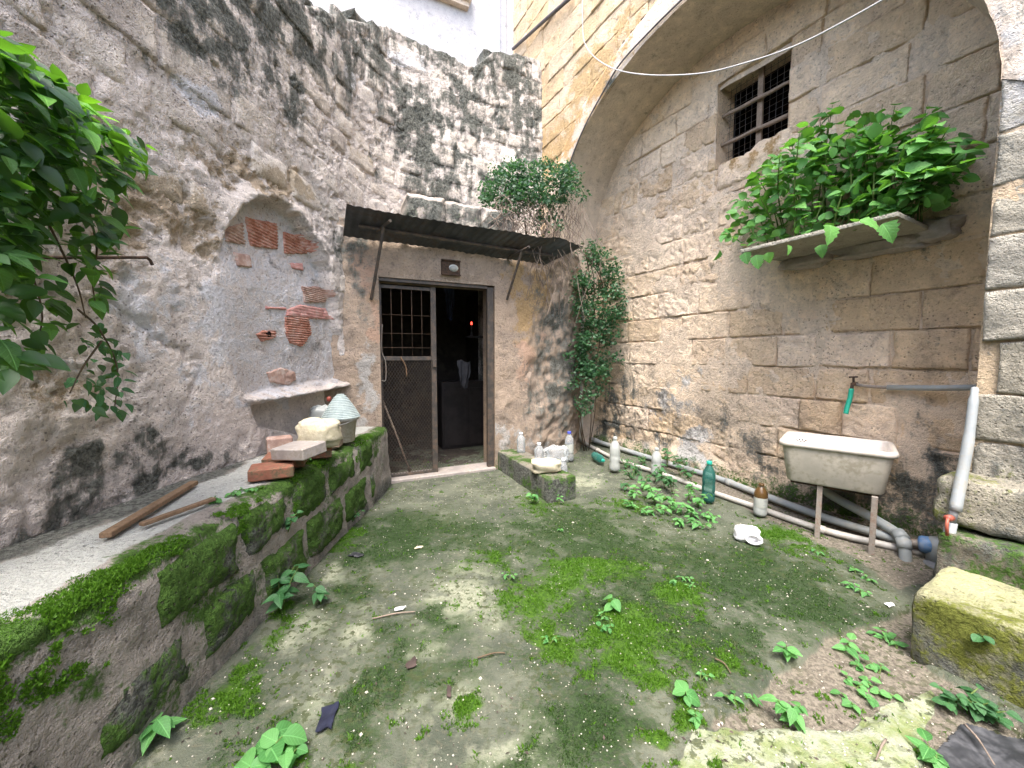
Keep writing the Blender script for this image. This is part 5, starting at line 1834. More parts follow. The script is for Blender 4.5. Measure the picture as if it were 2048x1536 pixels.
bottle(1042, 906, 0.245, 0.27, 0.055, 'clear', True, 'clear bottle standing alone at the wall end of the kerb', lab=False)
bottle(1078, 932, 0.245, 0.27, 0.055, 'clear', True, 'clear bottle just behind the limestone chunk on the kerb', lab=False)
bottle(1092, 917, 0.02, 0.33, 0.055, 'clear', True, 'clear bottle against the wall behind the kerb', lab=False)
bottle(1138, 921, 0.02, 0.42, 0.065, 'clear', True, 'tall clear bottle with a blue cap beside the corner pipe', capmat='cap_blue')
bottle(1126, 975, 0.01, 0.34, 0.05, 'clear', True, 'clear bottle squeezed against the end of the kerb')
p = on_floor(1112, 925, 0.1)
o = lump('crumpled_bottle', M['clear'], (p[0], p[1], 0.20), (0.34, 0.18, 0.24), 12, 0.35, 0.4)
tag(o, 'flattened crumpled clear plastic behind the limestone chunk', 'bottle')
bottle(1188, 918, 0.02, 0.34, 0.055, 'greenp', True, 'green bottle lying on its side on the dirt', lay=R(-80), capmat='cap_green', lab=False)
bottle(1229, 941, 0.03, 0.44, 0.066, 'milky', True, 'large dusty clear bottle standing in front of the floor pipes', capmat='milky', lab=False)
bottle(1312, 950, 0.03, 0.34, 0.06, 'milky', True, 'dusty clear bottle half hidden by the leafy weeds', capmat='milky', lab=False)
bottle(1416, 1003, 0.02, 0.42, 0.062, 'greenp', True, 'green bottle standing among the weeds', capmat='cap_green', lab=False)
b = bottle(1520, 1030, 0.02, 0.30, 0.055, 'milky', True, 'grey bottle with a brown top beside the floor pipes', capmat='brown')
MB().lathe([(0.0565, 0.175), (0.057, 0.20), (0.050, 0.228), (0.034, 0.254), (0.021, 0.272)], 20).build('brown_shoulder', M['brown'], b, smooth=True)

# cut white jug on the floor
p = on_floor(1498, 1088)
jug = thing('white_plastic_jug', 'torn white plastic jug piece with its handle hole lying on the moss', 'plastic jug', (p[0], p[1] + .03, 0.01), R(-20))
lump('shell', M['bag'], (0, 0.02, 0.055), (0.18, 0.12, 0.12), 33, 0.14, 0, jug)
mb = MB()
mb.tube([(0.035 + 0.05 * math.cos(a), -0.055 - 0.012 * math.cos(a), 0.045 + 0.035 * math.sin(a)) for a in np.linspace(0, 2 * math.pi, 18)], 0.013, 8)
mb.build('handle', M['bag'], jug, smooth=True)

# ------------------------------------------------------------------ stone sink
SZ, SBOT = 0.80, 0.455
corn = [on_floor(px, py, SZ)[:2] for px, py in ((1556, 880), (1812, 908), (1806, 876), (1605, 855))]
sc_ = sum(corn) / 4
ax = (corn[1] - corn[0]) / np.linalg.norm(corn[1] - corn[0]) + (corn[2] - corn[3]) / np.linalg.norm(corn[2] - corn[3])
ax /= np.linalg.norm(ax)
sl_ = (np.linalg.norm(corn[1] - corn[0]) + np.linalg.norm(corn[2] - corn[3])) / 2
ay = np.array([-ax[1], ax[0]])
sw_ = (abs((corn[3] - corn[0]) @ ay) + abs((corn[2] - corn[1]) @ ay)) / 2
sw_ = min(sw_, 0.62)
sw_ = min(sw_, 0.56)
mind = min(float((sc_ + sx_ * ax * sl_ / 2 + ay * sw_ / 2 - RP0) @ N2) for sx_ in (-1, 1))
sc_ = sc_ + N2 * max(0.0, 0.05 - mind)
sink = thing('laundry_sink', 'old white laundry sink with a grey outside standing on two steel legs', 'sink', (sc_[0], sc_[1], 0), math.atan2(ax[1], ax[0]))


def rrect(a, b, r, z, n=6):
    pts = []
    for cx, cy, s0 in ((a - r, -b + r, -90), (a - r, b - r, 0), (-a + r, b - r, 90), (-a + r, -b + r, 180)):
        for k in range(n + 1):
            an = R(s0 + 90 * k / n)
            pts.append((cx + r * math.cos(an), cy + r * math.sin(an), z))
    return pts


A0, B0 = sl_ / 2, sw_ / 2
mb = MB()
mb.loft([rrect(A0 * .80, B0 * .78, .05, SBOT), rrect(A0 * .83, B0 * .82, .055, SBOT + .015), rrect(A0 * .93, B0 * .92, .06, SZ - .06), rrect(A0 * .945, B0 * .935, .06, SZ - .045)])
mb.add(rrect(A0 * .80, B0 * .78, .05, SBOT), [tuple(range(27, -1, -1))])
mb.build('tub', M['ceramic_out'], sink, smooth=True)
mb = MB()
mb.loft([rrect(A0 * .94, B0 * .93, .06, SZ - .048), rrect(A0 * .985, B0 * .98, .065, SZ - .045), rrect(A0, B0, .07, SZ - .03), rrect(A0, B0, .07, SZ - .012), rrect(A0 - .01, B0 - .01, .065, SZ),
         rrect(A0 - .03, B0 - .03, .055, SZ), rrect(A0 - .042, B0 - .042, .05, SZ - .012), rrect(A0 * .82, B0 * .78, .05, SBOT + .06), rrect(A0 * .76, B0 * .70, .05, SBOT + .035)])
mb.add(rrect(A0 * .76, B0 * .70, .05, SBOT + .035), [tuple(range(28))])
mb.build('basin', M['ceramic'], sink, smooth=True)
mb = MB()
yw = B0 * 0.865
for (hx, hz) in ((0, 0), (.024, 0), (.048, 0), (.072, 0), (.012, -.016), (.036, -.016), (.06, -.016)):
    px_ = -A0 * .78 + hx
    z_ = SZ - 0.065 + hz
    f_ = (SZ - .012 - z_) / (SZ - .012 - SBOT - .06)
    yy = (B0 - .042) + (B0 * .78 - B0 + .042) * f_
    mb.tube([(px_, yy - .004, z_), (px_, yy + .008, z_)], 0.006, 8)
mb.build('overflow_holes', M['hole'], sink)  # near-black plugs, the shade of the holes put into their colour
leg_px = ((1637, 968, 1634, 1076), (1751, 990, 1742, 1110))
Rz = np.array([[ax[0], ax[1]], [-ax[1], ax[0]]])
for (a, b, c, d) in leg_px:
    f_ = on_floor(c, d)
    l_ = Rz @ (f_[:2] - sc_)
    mb = MB().box((l_[0], l_[1], SBOT / 2 - .01), (0.036, 0.026, SBOT + .02), None, 0.003)
    mb.build('leg', M['leg'], sink)
l0 = Rz @ (on_floor(1640, 1076)[:2] - sc_)
MB().box((0, l0[1] - .0, SBOT - .012), (A0 * 1.5, 0.035, 0.024), None, 0.003).build('support_bar', M['rust'], sink)

# ------------------------------------------------------------------ pipes
def pipe(name, pts, r, mat, label, cat='pipe', n=10, collars=(), smooth_n=6, par=None):
    t_ = thing(name, label, cat) if par is None else par
    P = spline(pts, smooth_n)
    MB().tube(P, r, n).build('tube', M[mat], t_, smooth=True)
    for c in collars:
        i = min(int(c * (len(P) - 1)), len(P) - 2)
        d = P[i + 1] - P[i]
        d /= np.linalg.norm(d)
        MB().tube([P[i] - d * .035, P[i] + d * .035], r * 1.22, 12).build('collar', M[mat], t_, smooth=True)
    return t_


Fz = lambda px, py, z: on_floor(px, py, z)
# white pipe: down the corner, elbow, then along the floor
cz = WB.hit(1157, 700)
corner_pts = [WB.pos(cz[0], z, 0.06) for z in (2.75, 2.3, 1.8, 1.2, 0.6, 0.25)]
wp = [np.array(p) for p in corner_pts] + [Fz(1168, 885, .10), Fz(1195, 900, .07), Fz(1240, 921, .06), Fz(1330, 950, .055), Fz(1420, 983, .05), Fz(1520, 1017, .05), Fz(1640, 1058, .05), Fz(1760, 1088, .055), Fz(1875, 1112, .06)]
pipe('floor_pipe', wp, 0.028, 'pvc_white', 'cream pipe coming down the corner and running along the floor in front', collars=(0.42, 0.5, 0.86), n=10)
gp_ = [Fz(1168, 872, .14), Fz(1205, 886, .13), Fz(1250, 900, .12), Fz(1330, 925, .11), Fz(1425, 953, .11), Fz(1530, 992, .11), Fz(1640, 1032, .11), Fz(1740, 1063, .11), Fz(1800, 1080, .11)]
pipe('back_pipe', gp_, 0.033, 'pvc', 'grey pipe lying on the floor tight against the wall base', collars=(0.1, 0.55))
# sink waste
QP = lambda px, py, d: on_plane(px, py, RP0 + d * N2, N2)
wq = INF.pos
dr = [QP(1640, 955, .30), QP(1655, 985, .30), QP(1740, 1033, .36), QP(1788, 1062, .42), QP(1804, 1076, .46), QP(1809, 1096, .50), QP(1812, 1130, .52)]
pipe('waste_pipe', dr, 0.036, 'pvc', 'grey sink waste pipe slanting down below the sink and turning into the ground', collars=(0.62, 0.80))
mb_t = thing('pump_fitting', 'blue and grey pipe coupling on the floor beside the upright pipe', 'pipe fitting')
a, b = Fz(1815, 1085, .12), Fz(1842, 1088, .13)
MB().tube([a, b], 0.030, 12).build('inlet', M['leg'], mb_t, smooth=True)
a, b = Fz(1836, 1087, .13), Fz(1868, 1092, .14)
MB().tube([a, a + (b - a) * .1, a + (b - a) * .3, a + (b - a) * .8, b], [0.035, 0.055, 0.062, 0.062, 0.05], 14).build('coupling', M['blue'], mb_t, smooth=True)
c = Fz(1878, 1095, .14)
MB().tube([c + [0, 0, .06], c, [c[0] - .01, c[1], 0.02]], [0.055, 0.062, 0.058], 14).build('elbow', M['pvc'], mb_t, smooth=True)
MB().lathe([(0.001, 0.0), (0.085, 0.0), (0.085, 0.03), (0.06, 0.045), (0.001, 0.045)], 16, (c[0] - .03, c[1] - .04, 0.0)).build('flange', M['pvc_dark'], mb_t, smooth=True)
# upright supply pipe by the pier, lagged, with a red tap
up = [QP(1889, 1140, 1.16), QP(1897, 1075, 1.13), QP(1903, 1045, 1.12)]
stp = thing('upright_pipe', 'pale lagged pipe rising beside the pier with a red valve', 'pipe')
MB().tube(up, 0.025, 12).build('lower_tube', M['pvc'], stp, smooth=True)
up2 = [QP(1902, 1050, 1.12), QP(1910, 1012, 1.12)]
MB().tube(up2, 0.019, 12).build('threaded_joint', M['pvc_dark'], stp, smooth=True)
up3 = [QP(1910, 1022, 1.12), QP(1922, 960, 1.06), QP(1937, 880, 1.0), QP(1947, 800, 0.94), QP(1950, 776, 0.90)]
MB().tube(spline(up3, 5), [0.027] * 6 + [0.025] * 5 + [0.022] * 5 + [0.017] * 4 + [0.014], 12).build('lagging', M['pvc'], stp, smooth=True)
v = QP(1902, 1036, 1.16)
nx3 = np.array([N2[0], N2[1], 0])
MB().tube([v, v + nx3 * .06 + [0, 0, .012]], 0.018, 10).build('valve_stem', M['red'], stp, smooth=True)
MB().tube([v + nx3 * .055 + [0, 0, .012], v + nx3 * .07 + [0.0, 0, -.03], v + nx3 * .075 + [0.01, 0, -.085]], 0.008, 8).build('valve_lever', M['red'], stp, smooth=True)
# horizontal supply pipe and tap
sp = thing('supply_pipe', 'grey lagged pipe crossing the wall to the tap above the sink', 'pipe')
e3 = np.array([E2[0], E2[1], 0])
pts = [QP(1952, 775, 0.12), QP(1880, 776, 0.075), QP(1775, 775, 0.06)]
MB().tube(pts, 0.022, 12).build('lagging', M['pvc'], sp, smooth=True)
MB().tube([QP(1778, 775, 0.06), QP(1730, 772, 0.06), QP(1712, 769, 0.06)], 0.014, 10).build('tube', M['leg'], sp, smooth=True)
tp_ = thing('wall_tap', 'small rusty tap with a short green hose above the sink', 'tap')
h0 = QP(1708, 768, 0.07)
MB().tube([h0 - nx3 * .09, h0 + nx3 * .03], 0.016, 10).build('tap_body', M['rust'], tp_, smooth=True)
MB().tube([h0 + nx3 * .01, h0 + nx3 * .02 + [0, 0, .06]], 0.009, 8).build('spindle', M['rust'], tp_, smooth=True)
MB().tube([h0 + nx3 * .02 + [0, 0, .06] + e3 * .03, h0 + nx3 * .02 + [0, 0, .065] - e3 * .03], 0.007, 8).build('handle', M['rust'], tp_, smooth=True)
MB().tube([h0 + nx3 * .03, h0 + nx3 * .045 - [0, 0, .05]], 0.013, 8).build('spout', M['rust'], tp_, smooth=True)
hs = h0 + nx3 * .045 - [0, 0, .04]
MB().tube(spline([hs, hs + [-.012, -.005, -.08], hs + [-.035, -.01, -.16], hs + [-.05, -.015, -.22]], 5), 0.019, 10).build('hose', M['hose'], tp_, smooth=True)

# ------------------------------------------------------------------ cables on the arched front
CB = lambda px, py, d=0.86: on_plane(px, py, RP0 + d * N2, N2)
o = MB().tube(spline([CB(1165, -25), CB(1165, 40), CB(1169, 85), CB(1190, 115), CB(1232, 139), CB(1300, 150), CB(1400, 147), CB(1490, 126), CB(1590, 92), CB(1690, 42), CB(1800, -20)], 6), 0.0065, 8).build('hanging_cable', M['cable_w'], smooth=True)
tag(o, 'thin pale cable sagging across the arch', 'cable')
o = MB().tube(spline([CB(1395, -30, .835), CB(1350, 12, .835), CB(1300, 62, .835), CB(1240, 128, .835), CB(1200, 195, .835), CB(1165, 262, .835), CB(1140, 325, .84), CB(1130, 365, .84)], 6), 0.010, 8).build('arch_cable', M['cable_d'], smooth=True)
tag(o, 'dark cable following the curve of the arch band', 'cable')
o = MB().tube([CB(1026, 98, .85), CB(1090, 40, .85), CB(1145, -8, .85)], 0.026, 8).build('iron_conduit', M['cable_d'], smooth=True)
tag(o, 'straight dark conduit slanting up the yellow wall beside the rubble wall top', 'conduit')

# ------------------------------------------------------------------ stone shelf on the right wall
SHZ = float(QP(1805, 430, 0.62)[2])
s_u0, s_u1 = INF.hit(1880, 440)[0], None
pR = on_floor(1806, 426, SHZ)
pL = on_floor(1470, 496, SHZ)
uR, dR = float((pR[:2] - RP0) @ E2), float((pR[:2] - RP0) @ N2)
uL2, dL = float((pL[:2] - RP0) @ E2), float((pL[:2] - RP0) @ N2)
shelf = thing('stone_shelf', 'thin grey slab shelf projecting from the right wall under the leafy plant', 'shelf')
rough_s = rough_box('slab', INF, min(uR, uL2), max(uR, uL2), -0.03, (dR + dL) / 2, SHZ - 0.035, SHZ, M['grey_stone'], shelf, 9,
                    lambda P, up: dict(grime=0.3 + 0 * up, lime=np.clip(0.3 + fbm(P, 3, 3, .6, 5), 0, 1) * 0.6), amp=0.006, rnd=0.008)
for uu, ln_ in ((uR + 0.30, 0.62), (uR + 0.85, 0.40)):
    lump('mortar_bedding', M['slab'], tuple(INF.pos(uu, SHZ - .075, 0.04)), (ln_, 0.22, 0.13), 50 + uu, 0.35, INF.ang(0), shelf)
tag(lump('mortar_lump', M['slab'], tuple(INF.pos(uR - 0.02, SHZ - .02, 0.05)), (0.25, 0.2, 0.16), 44, 0.4, R(119)), 'lump of grey mortar packing the right end of the shelf', 'mortar')

# ------------------------------------------------------------------ scraps on the floor
def scrap(px, py, s, mat, seed, label, cat, rot=0.0, name='plastic_scrap'):
    p = on_floor(px, py)
    n = 9
    S, T = np.meshgrid(np.linspace(-.5, .5, n), np.linspace(-.5, .5, n))
    q = P3(S, T, seed)
    X = S * s[0] * (1 + .5 * fbm(q, 2, 1.2, .5, 1)) + 0.25 * s[0] * T
    Y = T * s[1] * (1 + .5 * fbm(q, 2, 1.2, .5, 2))
    Z = 0.012 + 0.02 * np.abs(fbm(q, 3, 2.2, .6, 3)) * min(1, s[0] / .12)
    zf = float(floor_h(np.array([p[0]]), np.array([p[1]]))[0])
    o = obj(name, mesh_np(name, np.concatenate([np.stack([X, Y, Z], -1).reshape(-1, 3), np.stack([X, Y, Z - .003], -1).reshape(-1, 3)]),
                          np.concatenate([grid_faces(n, n), grid_faces(n, n, n * n)[:, ::-1]]), True), mat, None, loc=(p[0], p[1], zf), rot=(0, 0, rot))
    return tag(o, label, cat)


M['navy'] = plain('navy_film', (0.012, 0.014, 0.028), 0.45, 0.4, var=0.3, scale=20, bump=0.4)
scrap(657, 1440, (0.06, 0.10), M['navy'], 1, 'torn navy blue plastic scrap on the mossy floor', 'plastic scrap', 0.4)
scrap(712, 1112, (0.10, 0.06), M['black'], 2, 'black plastic scrap on the pale patch by the low wall', 'plastic scrap', -0.3)
scrap(800, 1222, (0.06, 0.03), M['bag'], 3, 'scrap of clear film beside a dry twig', 'plastic scrap', 0.3)
scrap(1780, 1213, (0.05, 0.03), M['bag'], 4, 'white scrap lying on the soil by the step', 'plastic scrap', 0.3)
scrap(838, 1096, (0.05, 0.035), M['rock'], 5, 'small pale stone chip on the dark mossy floor', 'stone chip', 0.1, 'stone_chip')
scrap(822, 1330, (0.05, 0.05), M['litter'], 6, 'clump of dark dead leaves on the middle of the floor', 'dead leaves', 0.7, 'dead_leaf_clump')
scrap(898, 1385, (0.02, 0.06), M['litter'], 7, 'curled dark dead leaf on the floor', 'dead leaf', 0.2, 'dead_leaf')
# black sheet in the corner
P = [on_floor(px, py)[:2] for px, py in ((1872, 1488), (1930, 1437), (2120, 1490), (2200, 1640), (1900, 1640))]
xs = np.linspace(min(p[0] for p in P), max(p[0] for p in P), 60)
ys = np.linspace(min(p[1] for p in P), max(p[1] for p in P), 60)
X, Y = np.meshgrid(xs, ys)
dd_ = sdpoly(X, Y, P) + 0.012 * fbm(P3(X, Y), 3, 8, .6, 4)
Z = floor_h(X, Y) + 0.012 + 0.022 * np.abs(fbm(P3(X, Y), 4, 5, .55, 6)) * sstep(0, .05, dd_)
Fm = grid_faces(60, 60)[((dd_[:-1, :-1] + dd_[1:, 1:]) / 2 > 0).ravel()]
o = obj('black_sheet', mesh_np('black_sheet', np.concatenate([np.stack([X, Y, Z], -1).reshape(-1, 3), np.stack([X, Y, Z - .004], -1).reshape(-1, 3)]), np.concatenate([Fm, Fm[:, ::-1] + 3600]), True), M['black'])
tag(o, 'crinkled black plastic sheet on the ground in front of the step', 'plastic sheet')
for (a, b, lb) in (((745, 1235), (830, 1222), 'pale dry twig lying beside the clear film'), ((955, 1312), (1010, 1302), 'thin dark twig lying on the greenish floor'),
                   ((1430, 1315), (1462, 1345), 'short twig among the bright moss'), ((1772, 1480), (1752, 1520), 'pale dry stalk lying on the stone slab'), ((1930, 1440), (1990, 1520), 'bent pale twig lying on the black plastic sheet')):
    A, B = on_floor(*a, .02), on_floor(*b, .02)
    zz = [float(floor_h(np.array([q_[0]]), np.array([q_[1]]))[0]) + (.012 if 'sheet' not in lb else .04) for q_ in (A, B)]
    A[2], B[2] = zz
    mid_ = (A + B) / 2 + np.array([.012, .01, .004])
    tag(MB().tube(spline([A, mid_, B], 4), [0.004] * 5 + [0.003] * 4, 6).build('twig', M['twig'] if 'pale' in lb else M['bark'], smooth=True), lb, 'twig')

# ------------------------------------------------------------------ leaves
def leaf_template(kind, n=6, fold=0.18, droop=0.25):
    """unit leaf along +Y, normal +Z; returns vertices, quads"""
    V, F = [], []
    ts = np.linspace(0, 1, n + 1)
    for i, t in enumerate(ts):
        if kind == 'ovate':
            wd = 0.33 * math.sin(math.pi * t ** 0.75) ** 0.9 * (1 - 0.25 * t)
        elif kind == 'serrate':
            wd = 0.46 * math.sin(math.pi * min(1, 0.06 + 0.94 * t) ** 0.62) ** 0.8 * (0.80 if i % 2 else 1.08)
        elif kind == 'round':
            wd = 0.42 * math.sin(math.pi * t ** 0.8) ** 0.7
        else:
            wd = 0.22 * math.sin(math.pi * t ** 0.8) ** 0.8
        if i == 0 or i == n:
            wd = max(wd * 0.2, 0.012 if i == 0 else 0.004)
        z = -droop * t * t
        V += [(-wd, t, z + fold * wd), (-wd * .5, t, z + fold * wd * .35), (0, t, z), (wd * .5, t, z + fold * wd * .35), (wd, t, z + fold * wd)]
    for i in range(n):
        for j in range(4):
            a = i * 5 + j
            F.append((a, a + 1, a + 6, a + 5))
    return np.array(V, float), np.array(F)


TEMPL = {k: [leaf_template(k, n_, f_, d_) for (f_, d_) in ((.2, .15), (.35, .35), (.1, .5))] for k, n_ in (('ovate', 6), ('serrate', 10), ('round', 6), ('lance', 5))}
SIMPLE = {}
for k, wd in (('ovate', .34), ('lance', .22), ('round', .42)):
    SIMPLE[k] = (np.array([(0, 0, 0), (-wd, .42, .08), (0, .45, 0), (wd, .42, .08), (0, 1, -.12)], float), np.array([(0, 2, 1), (0, 3, 2), (1, 2, 4), (2, 3, 4)]))
LMESH = {}


def leaf_mesh(kind, var, mat):
    key = (kind, var, mat)
    if key not in LMESH:
        V, F = TEMPL[kind][var]
        m = mesh_np('leaf', V, F, True)
        m.materials.append(M[mat])
        LMESH[key] = m
    return LMESH[key]


def frame(d, n):
    d = np.asarray(d, float)
    d = d / (np.linalg.norm(d) + 1e-9)
    n = np.asarray(n, float)
    x = np.cross(d, n)
    x = x / (np.linalg.norm(x) + 1e-9)
    n = np.cross(x, d)
    return x, d, n


def leaf(parent, kind, mat, p, d, n, size, var=None, name='leaf'):
    x, y, z = frame(d, n)
    o = bpy.data.objects.new(name, leaf_mesh(kind, random.randrange(3) if var is None else var, mat))
    COL.objects.link(o)
    Mx = Matrix(((x[0] * size, y[0] * size, z[0] * size, p[0]), (x[1] * size, y[1] * size, z[1] * size, p[1]), (x[2] * size, y[2] * size, z[2] * size, p[2]), (0, 0, 0, 1)))
    o.parent = parent
    if parent is not None:
        Mx = parent_inv(parent) @ Mx
    o.matrix_local = Mx
    return o


def parent_inv(p):
    return (Matrix.Translation(p.location) @ p.rotation_euler.to_matrix().to_4x4()).inverted()


def leaf_cloud(name, mat, parent, Ps, Ds, Ns, Ss, kind='ovate', full=False):
    tv, tf = TEMPL[kind][0] if full else SIMPLE[kind]
    Ds = Ds / (np.linalg.norm(Ds, axis=1)[:, None] + 1e-9)
    X = np.cross(Ds, Ns)
    X /= np.linalg.norm(X, axis=1)[:, None] + 1e-9
    N = np.cross(X, Ds)
    V = Ps[:, None] + Ss[:, None, None] * (tv[None, :, :1] * X[:, None] + tv[None, :, 1:2] * Ds[:, None] + tv[None, :, 2:] * N[:, None])
    F = tf[None] + (np.arange(len(Ps)) * len(tv))[:, None, None]
    o = obj(name, mesh_np(name, V.reshape(-1, 3), F.reshape(-1, tf.shape[1]), True), M[mat], parent)
    o['kind'] = 'stuff'
    return o


def rdir(up=0.0):
    v = np.random.default_rng(random.randrange(1 << 30)).normal(size=3)
    v /= np.linalg.norm(v)
    v[2] += up
    return v / np.linalg.norm(v)


def rand_in_poly(poly, rng_):
    xs_ = [p[0] for p in poly]
    ys_ = [p[1] for p in poly]
    while True:
        x, y = rng_.uniform(min(xs_), max(xs_)), rng_.uniform(min(ys_), max(ys_))
        if sdpoly(np.array([x]), np.array([y]), poly)[0] > 0:
            return x, y


# plant on the shelf ------------------------------------------------
rng = random.Random(77)
random.seed(77)
shp = thing('shelf_plant', 'bushy green plant with toothed leaves growing on the stone shelf', 'plant', tuple(INF.pos((uR + uL2) / 2, SHZ, dR * .5)))
pinv = parent_inv(shp)
POLY = [(1450, 455), (1475, 400), (1520, 330), (1590, 260), (1660, 205), (1720, 210), (1790, 205), (1880, 215), (1925, 250), (1945, 300), (1920, 350), (1880, 400), (1800, 425), (1650, 465), (1500, 490)]
stems = MB()
nleaf = 0
for k in range(46):
    px, py = rand_in_poly(POLY, rng)
    if k < 14:
        px, py = [(1665, 210), (1720, 222), (1790, 212), (1850, 220), (1880, 232), (1935, 290), (1600, 258), (1560, 300), (1510, 345), (1480, 400), (1915, 330), (1640, 240), (1760, 250), (1830, 270)][k]
    dtip = rng.uniform(0.12, 0.80)
    tip = QP(px, py, dtip)
    bu = min(max(float((tip[:2] - RP0) @ E2) + rng.uniform(-.25, .25), uR + .05), uL2 - .05)
    base = INF.pos(bu, SHZ, rng.uniform(0.06, dR * .8))
    if tip[2] < base[2] + 0.1:
        tip[2] = base[2] + rng.uniform(.06, .2)
    midp = (base + tip) / 2 + np.array([rng.uniform(-.05, .05), rng.uniform(-.05, .05), rng.uniform(0.02, .10)])
    C = spline([base, midp, tip], 6)
    stems.tube([np.array(p_) - np.array(shp.location) for p_ in C], [0.006] * (len(C) - 3) + [0.004, 0.003, .002], 5)
    L = len(C)
    for j in range(3, L):
        for sgn in ((1, -1) if j % 2 else (1,)):
            if nleaf >= 299:
                break
            t_ = C[j] - C[j - 1]
            out = np.array([N2[0], N2[1], 0]) * rng.uniform(-.2, 1.0) + np.array([E2[0], E2[1], 0]) * rng.uniform(-1, 1) * 1.0
            out = out / (np.linalg.norm(out) + 1e-6) + np.array([0, 0, rng.uniform(-.35, .35)])
            n_ = np.array([rng.uniform(-.5, .3), rng.uniform(-.7, .1), rng.uniform(.35, 1)])
            sz = rng.uniform(0.085, 0.155) * (1.0 if j < L - 2 else 0.8)
            leaf(shp, 'serrate', 'leaf_shelf', C[j] + out * .012, out, n_, sz)
            nleaf += 1
for (px, py, d_, dv, sz) in ((1452, 470, .78, (-.6, -.3, -.4), .12), (1440, 500, .80, (-.3, -.2, -1), .13), (1490, 505, .8, (.1, -.2, -1), .13), (1512, 510, .8, (.2, -.1, -1), .15), (1535, 505, .8, (.3, 0, -1), .11),
                             (1720, 440, .82, (.5, -.6, -.3), .16), (1765, 448, .82, (.4, -.3, -.8), .17), (1660, 450, .85, (-.1, -.5, -.8), .17), (1575, 490, .82, (.1, -.3, -.8), .10), (1640, 490, .82, (.1, -.3, -.8), .11)):
    leaf(shp, 'serrate', 'leaf_shelf', QP(px, py, d_), dv, (rng.uniform(-.9, .5), rng.uniform(-.8, -.1), rng.uniform(.2, 1)), sz * .85)
stems.build('stem', M['stem'], shp, smooth=True)
# a thicker inner mass of leaves
Pn = []
for k in range(1000):
    px, py = rand_in_poly(POLY, rng)
    if py < 260 and rng.random() < .75:
        continue
    Pn.append(QP(px + rng.uniform(-10, 10), py + 12, rng.uniform(0.08, 0.6)))
Pn = np.array(Pn)
Rn = np.random.default_rng(5)
Dn_ = Rn.normal(size=Pn.shape) * [1, 1, .5]
Nn_ = Rn.normal(size=Pn.shape) * .5 + [-.2, -.4, .7]
leaf_cloud('inner_foliage', 'leaf_shelf_c', shp, Pn - np.array(shp.location), Dn_, Nn_, Rn.uniform(.06, .11, len(Pn)), 'round', True)

# vine on the left wall --------------------------------------------
rng = random.Random(13)
vroot = WA.pos(WA.hit(20, 100)[0] - 0.5, 0.72, 0.1)
vine = thing('wall_vine', 'broad-leaved green vine hanging over the left wall', 'vine', tuple(vroot))


def vine_pt(px, py, k0=.72, k1=.96):
    ymax = 2.03 / max(0.35, abs((px - 1024) / FPX))
    y = rng.uniform(k0, k1) * min(ymax, 2.2)
    px, py = px + rng.uniform(-6, 6), py + rng.uniform(-6, 6)
    return at_depth(px, py, y)


VP1 = [(-90, 40), (0, 85), (70, 130), (130, 175), (200, 235), (262, 285), (250, 335), (228, 400), (222, 470), (160, 470), (110, 430), (40, 520), (-90, 560)]
VP2 = [(-60, 480), (60, 480), (110, 590), (105, 690), (40, 720), (-60, 720)]
VP3 = [(120, 470), (215, 470), (215, 520), (190, 610), (165, 540), (130, 540)]
VP4 = [(150, 640), (215, 650), (262, 720), (262, 820), (215, 832), (130, 800), (115, 790), (170, 740)]
spots = []
for poly, n_, s0, s1 in ((VP1, 900, .05, .09), (VP2, 90, .06, .10), (VP3, 40, .05, .085), (VP4, 90, .035, .062)):
    for k in range(n_):
        px, py = rand_in_poly(poly, rng)
        spots.append((px, py, rng.uniform(s0, s1), poly is VP1, poly is VP4))
# the fringe along the top, painted as lit by a paler leaf colour
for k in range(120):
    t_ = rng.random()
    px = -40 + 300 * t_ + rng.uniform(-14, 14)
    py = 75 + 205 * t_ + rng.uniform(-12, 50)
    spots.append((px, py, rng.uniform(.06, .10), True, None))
for (px, py) in ((286, 300), (262, 322), (240, 352), (248, 330), (232, 420), (225, 455), (205, 478), (180, 500), (158, 210), (112, 158), (60, 108), (20, 78), (225, 250), (252, 275), (150, 520), (20, 740), (60, 715), (90, 650), (108, 600), (120, 560)):
    for _ in range(3):
        spots.append((px + rng.uniform(-16, 10), py + rng.uniform(-10, 14), rng.uniform(.055, .09), False, False))
spots.append((192, 590, .10, False, False))
spots.append((255, 330, .10, False, False))
rng.shuffle(spots)
vis = [s for s in spots if s[0] > -20]
cnt = 0
rest = []
for s in spots:
    px, py, sz, top_, low = s
    p = vine_pt(px, py, .78, .985) if low else vine_pt(px, py)
    d = np.array([rng.uniform(-.2, 1), rng.uniform(-.7, .7), rng.uniform(-.8, .25) if not low else rng.uniform(-1, .0)])
    n_ = np.array([rng.uniform(.0, .7), rng.uniform(-.6, .2), rng.uniform(.4, 1.1)])
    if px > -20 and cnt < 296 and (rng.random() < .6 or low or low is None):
        leaf(vine, 'ovate', 'leaf_toplit' if low is None else ('leaf_dark' if low else 'leaf_vine'), p, d, n_, sz)
        cnt += 1
    else:
        rest.append((p, d, n_, sz))
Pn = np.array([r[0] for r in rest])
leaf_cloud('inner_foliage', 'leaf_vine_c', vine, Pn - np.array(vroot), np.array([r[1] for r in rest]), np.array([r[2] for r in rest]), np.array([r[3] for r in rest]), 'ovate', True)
mb = MB()
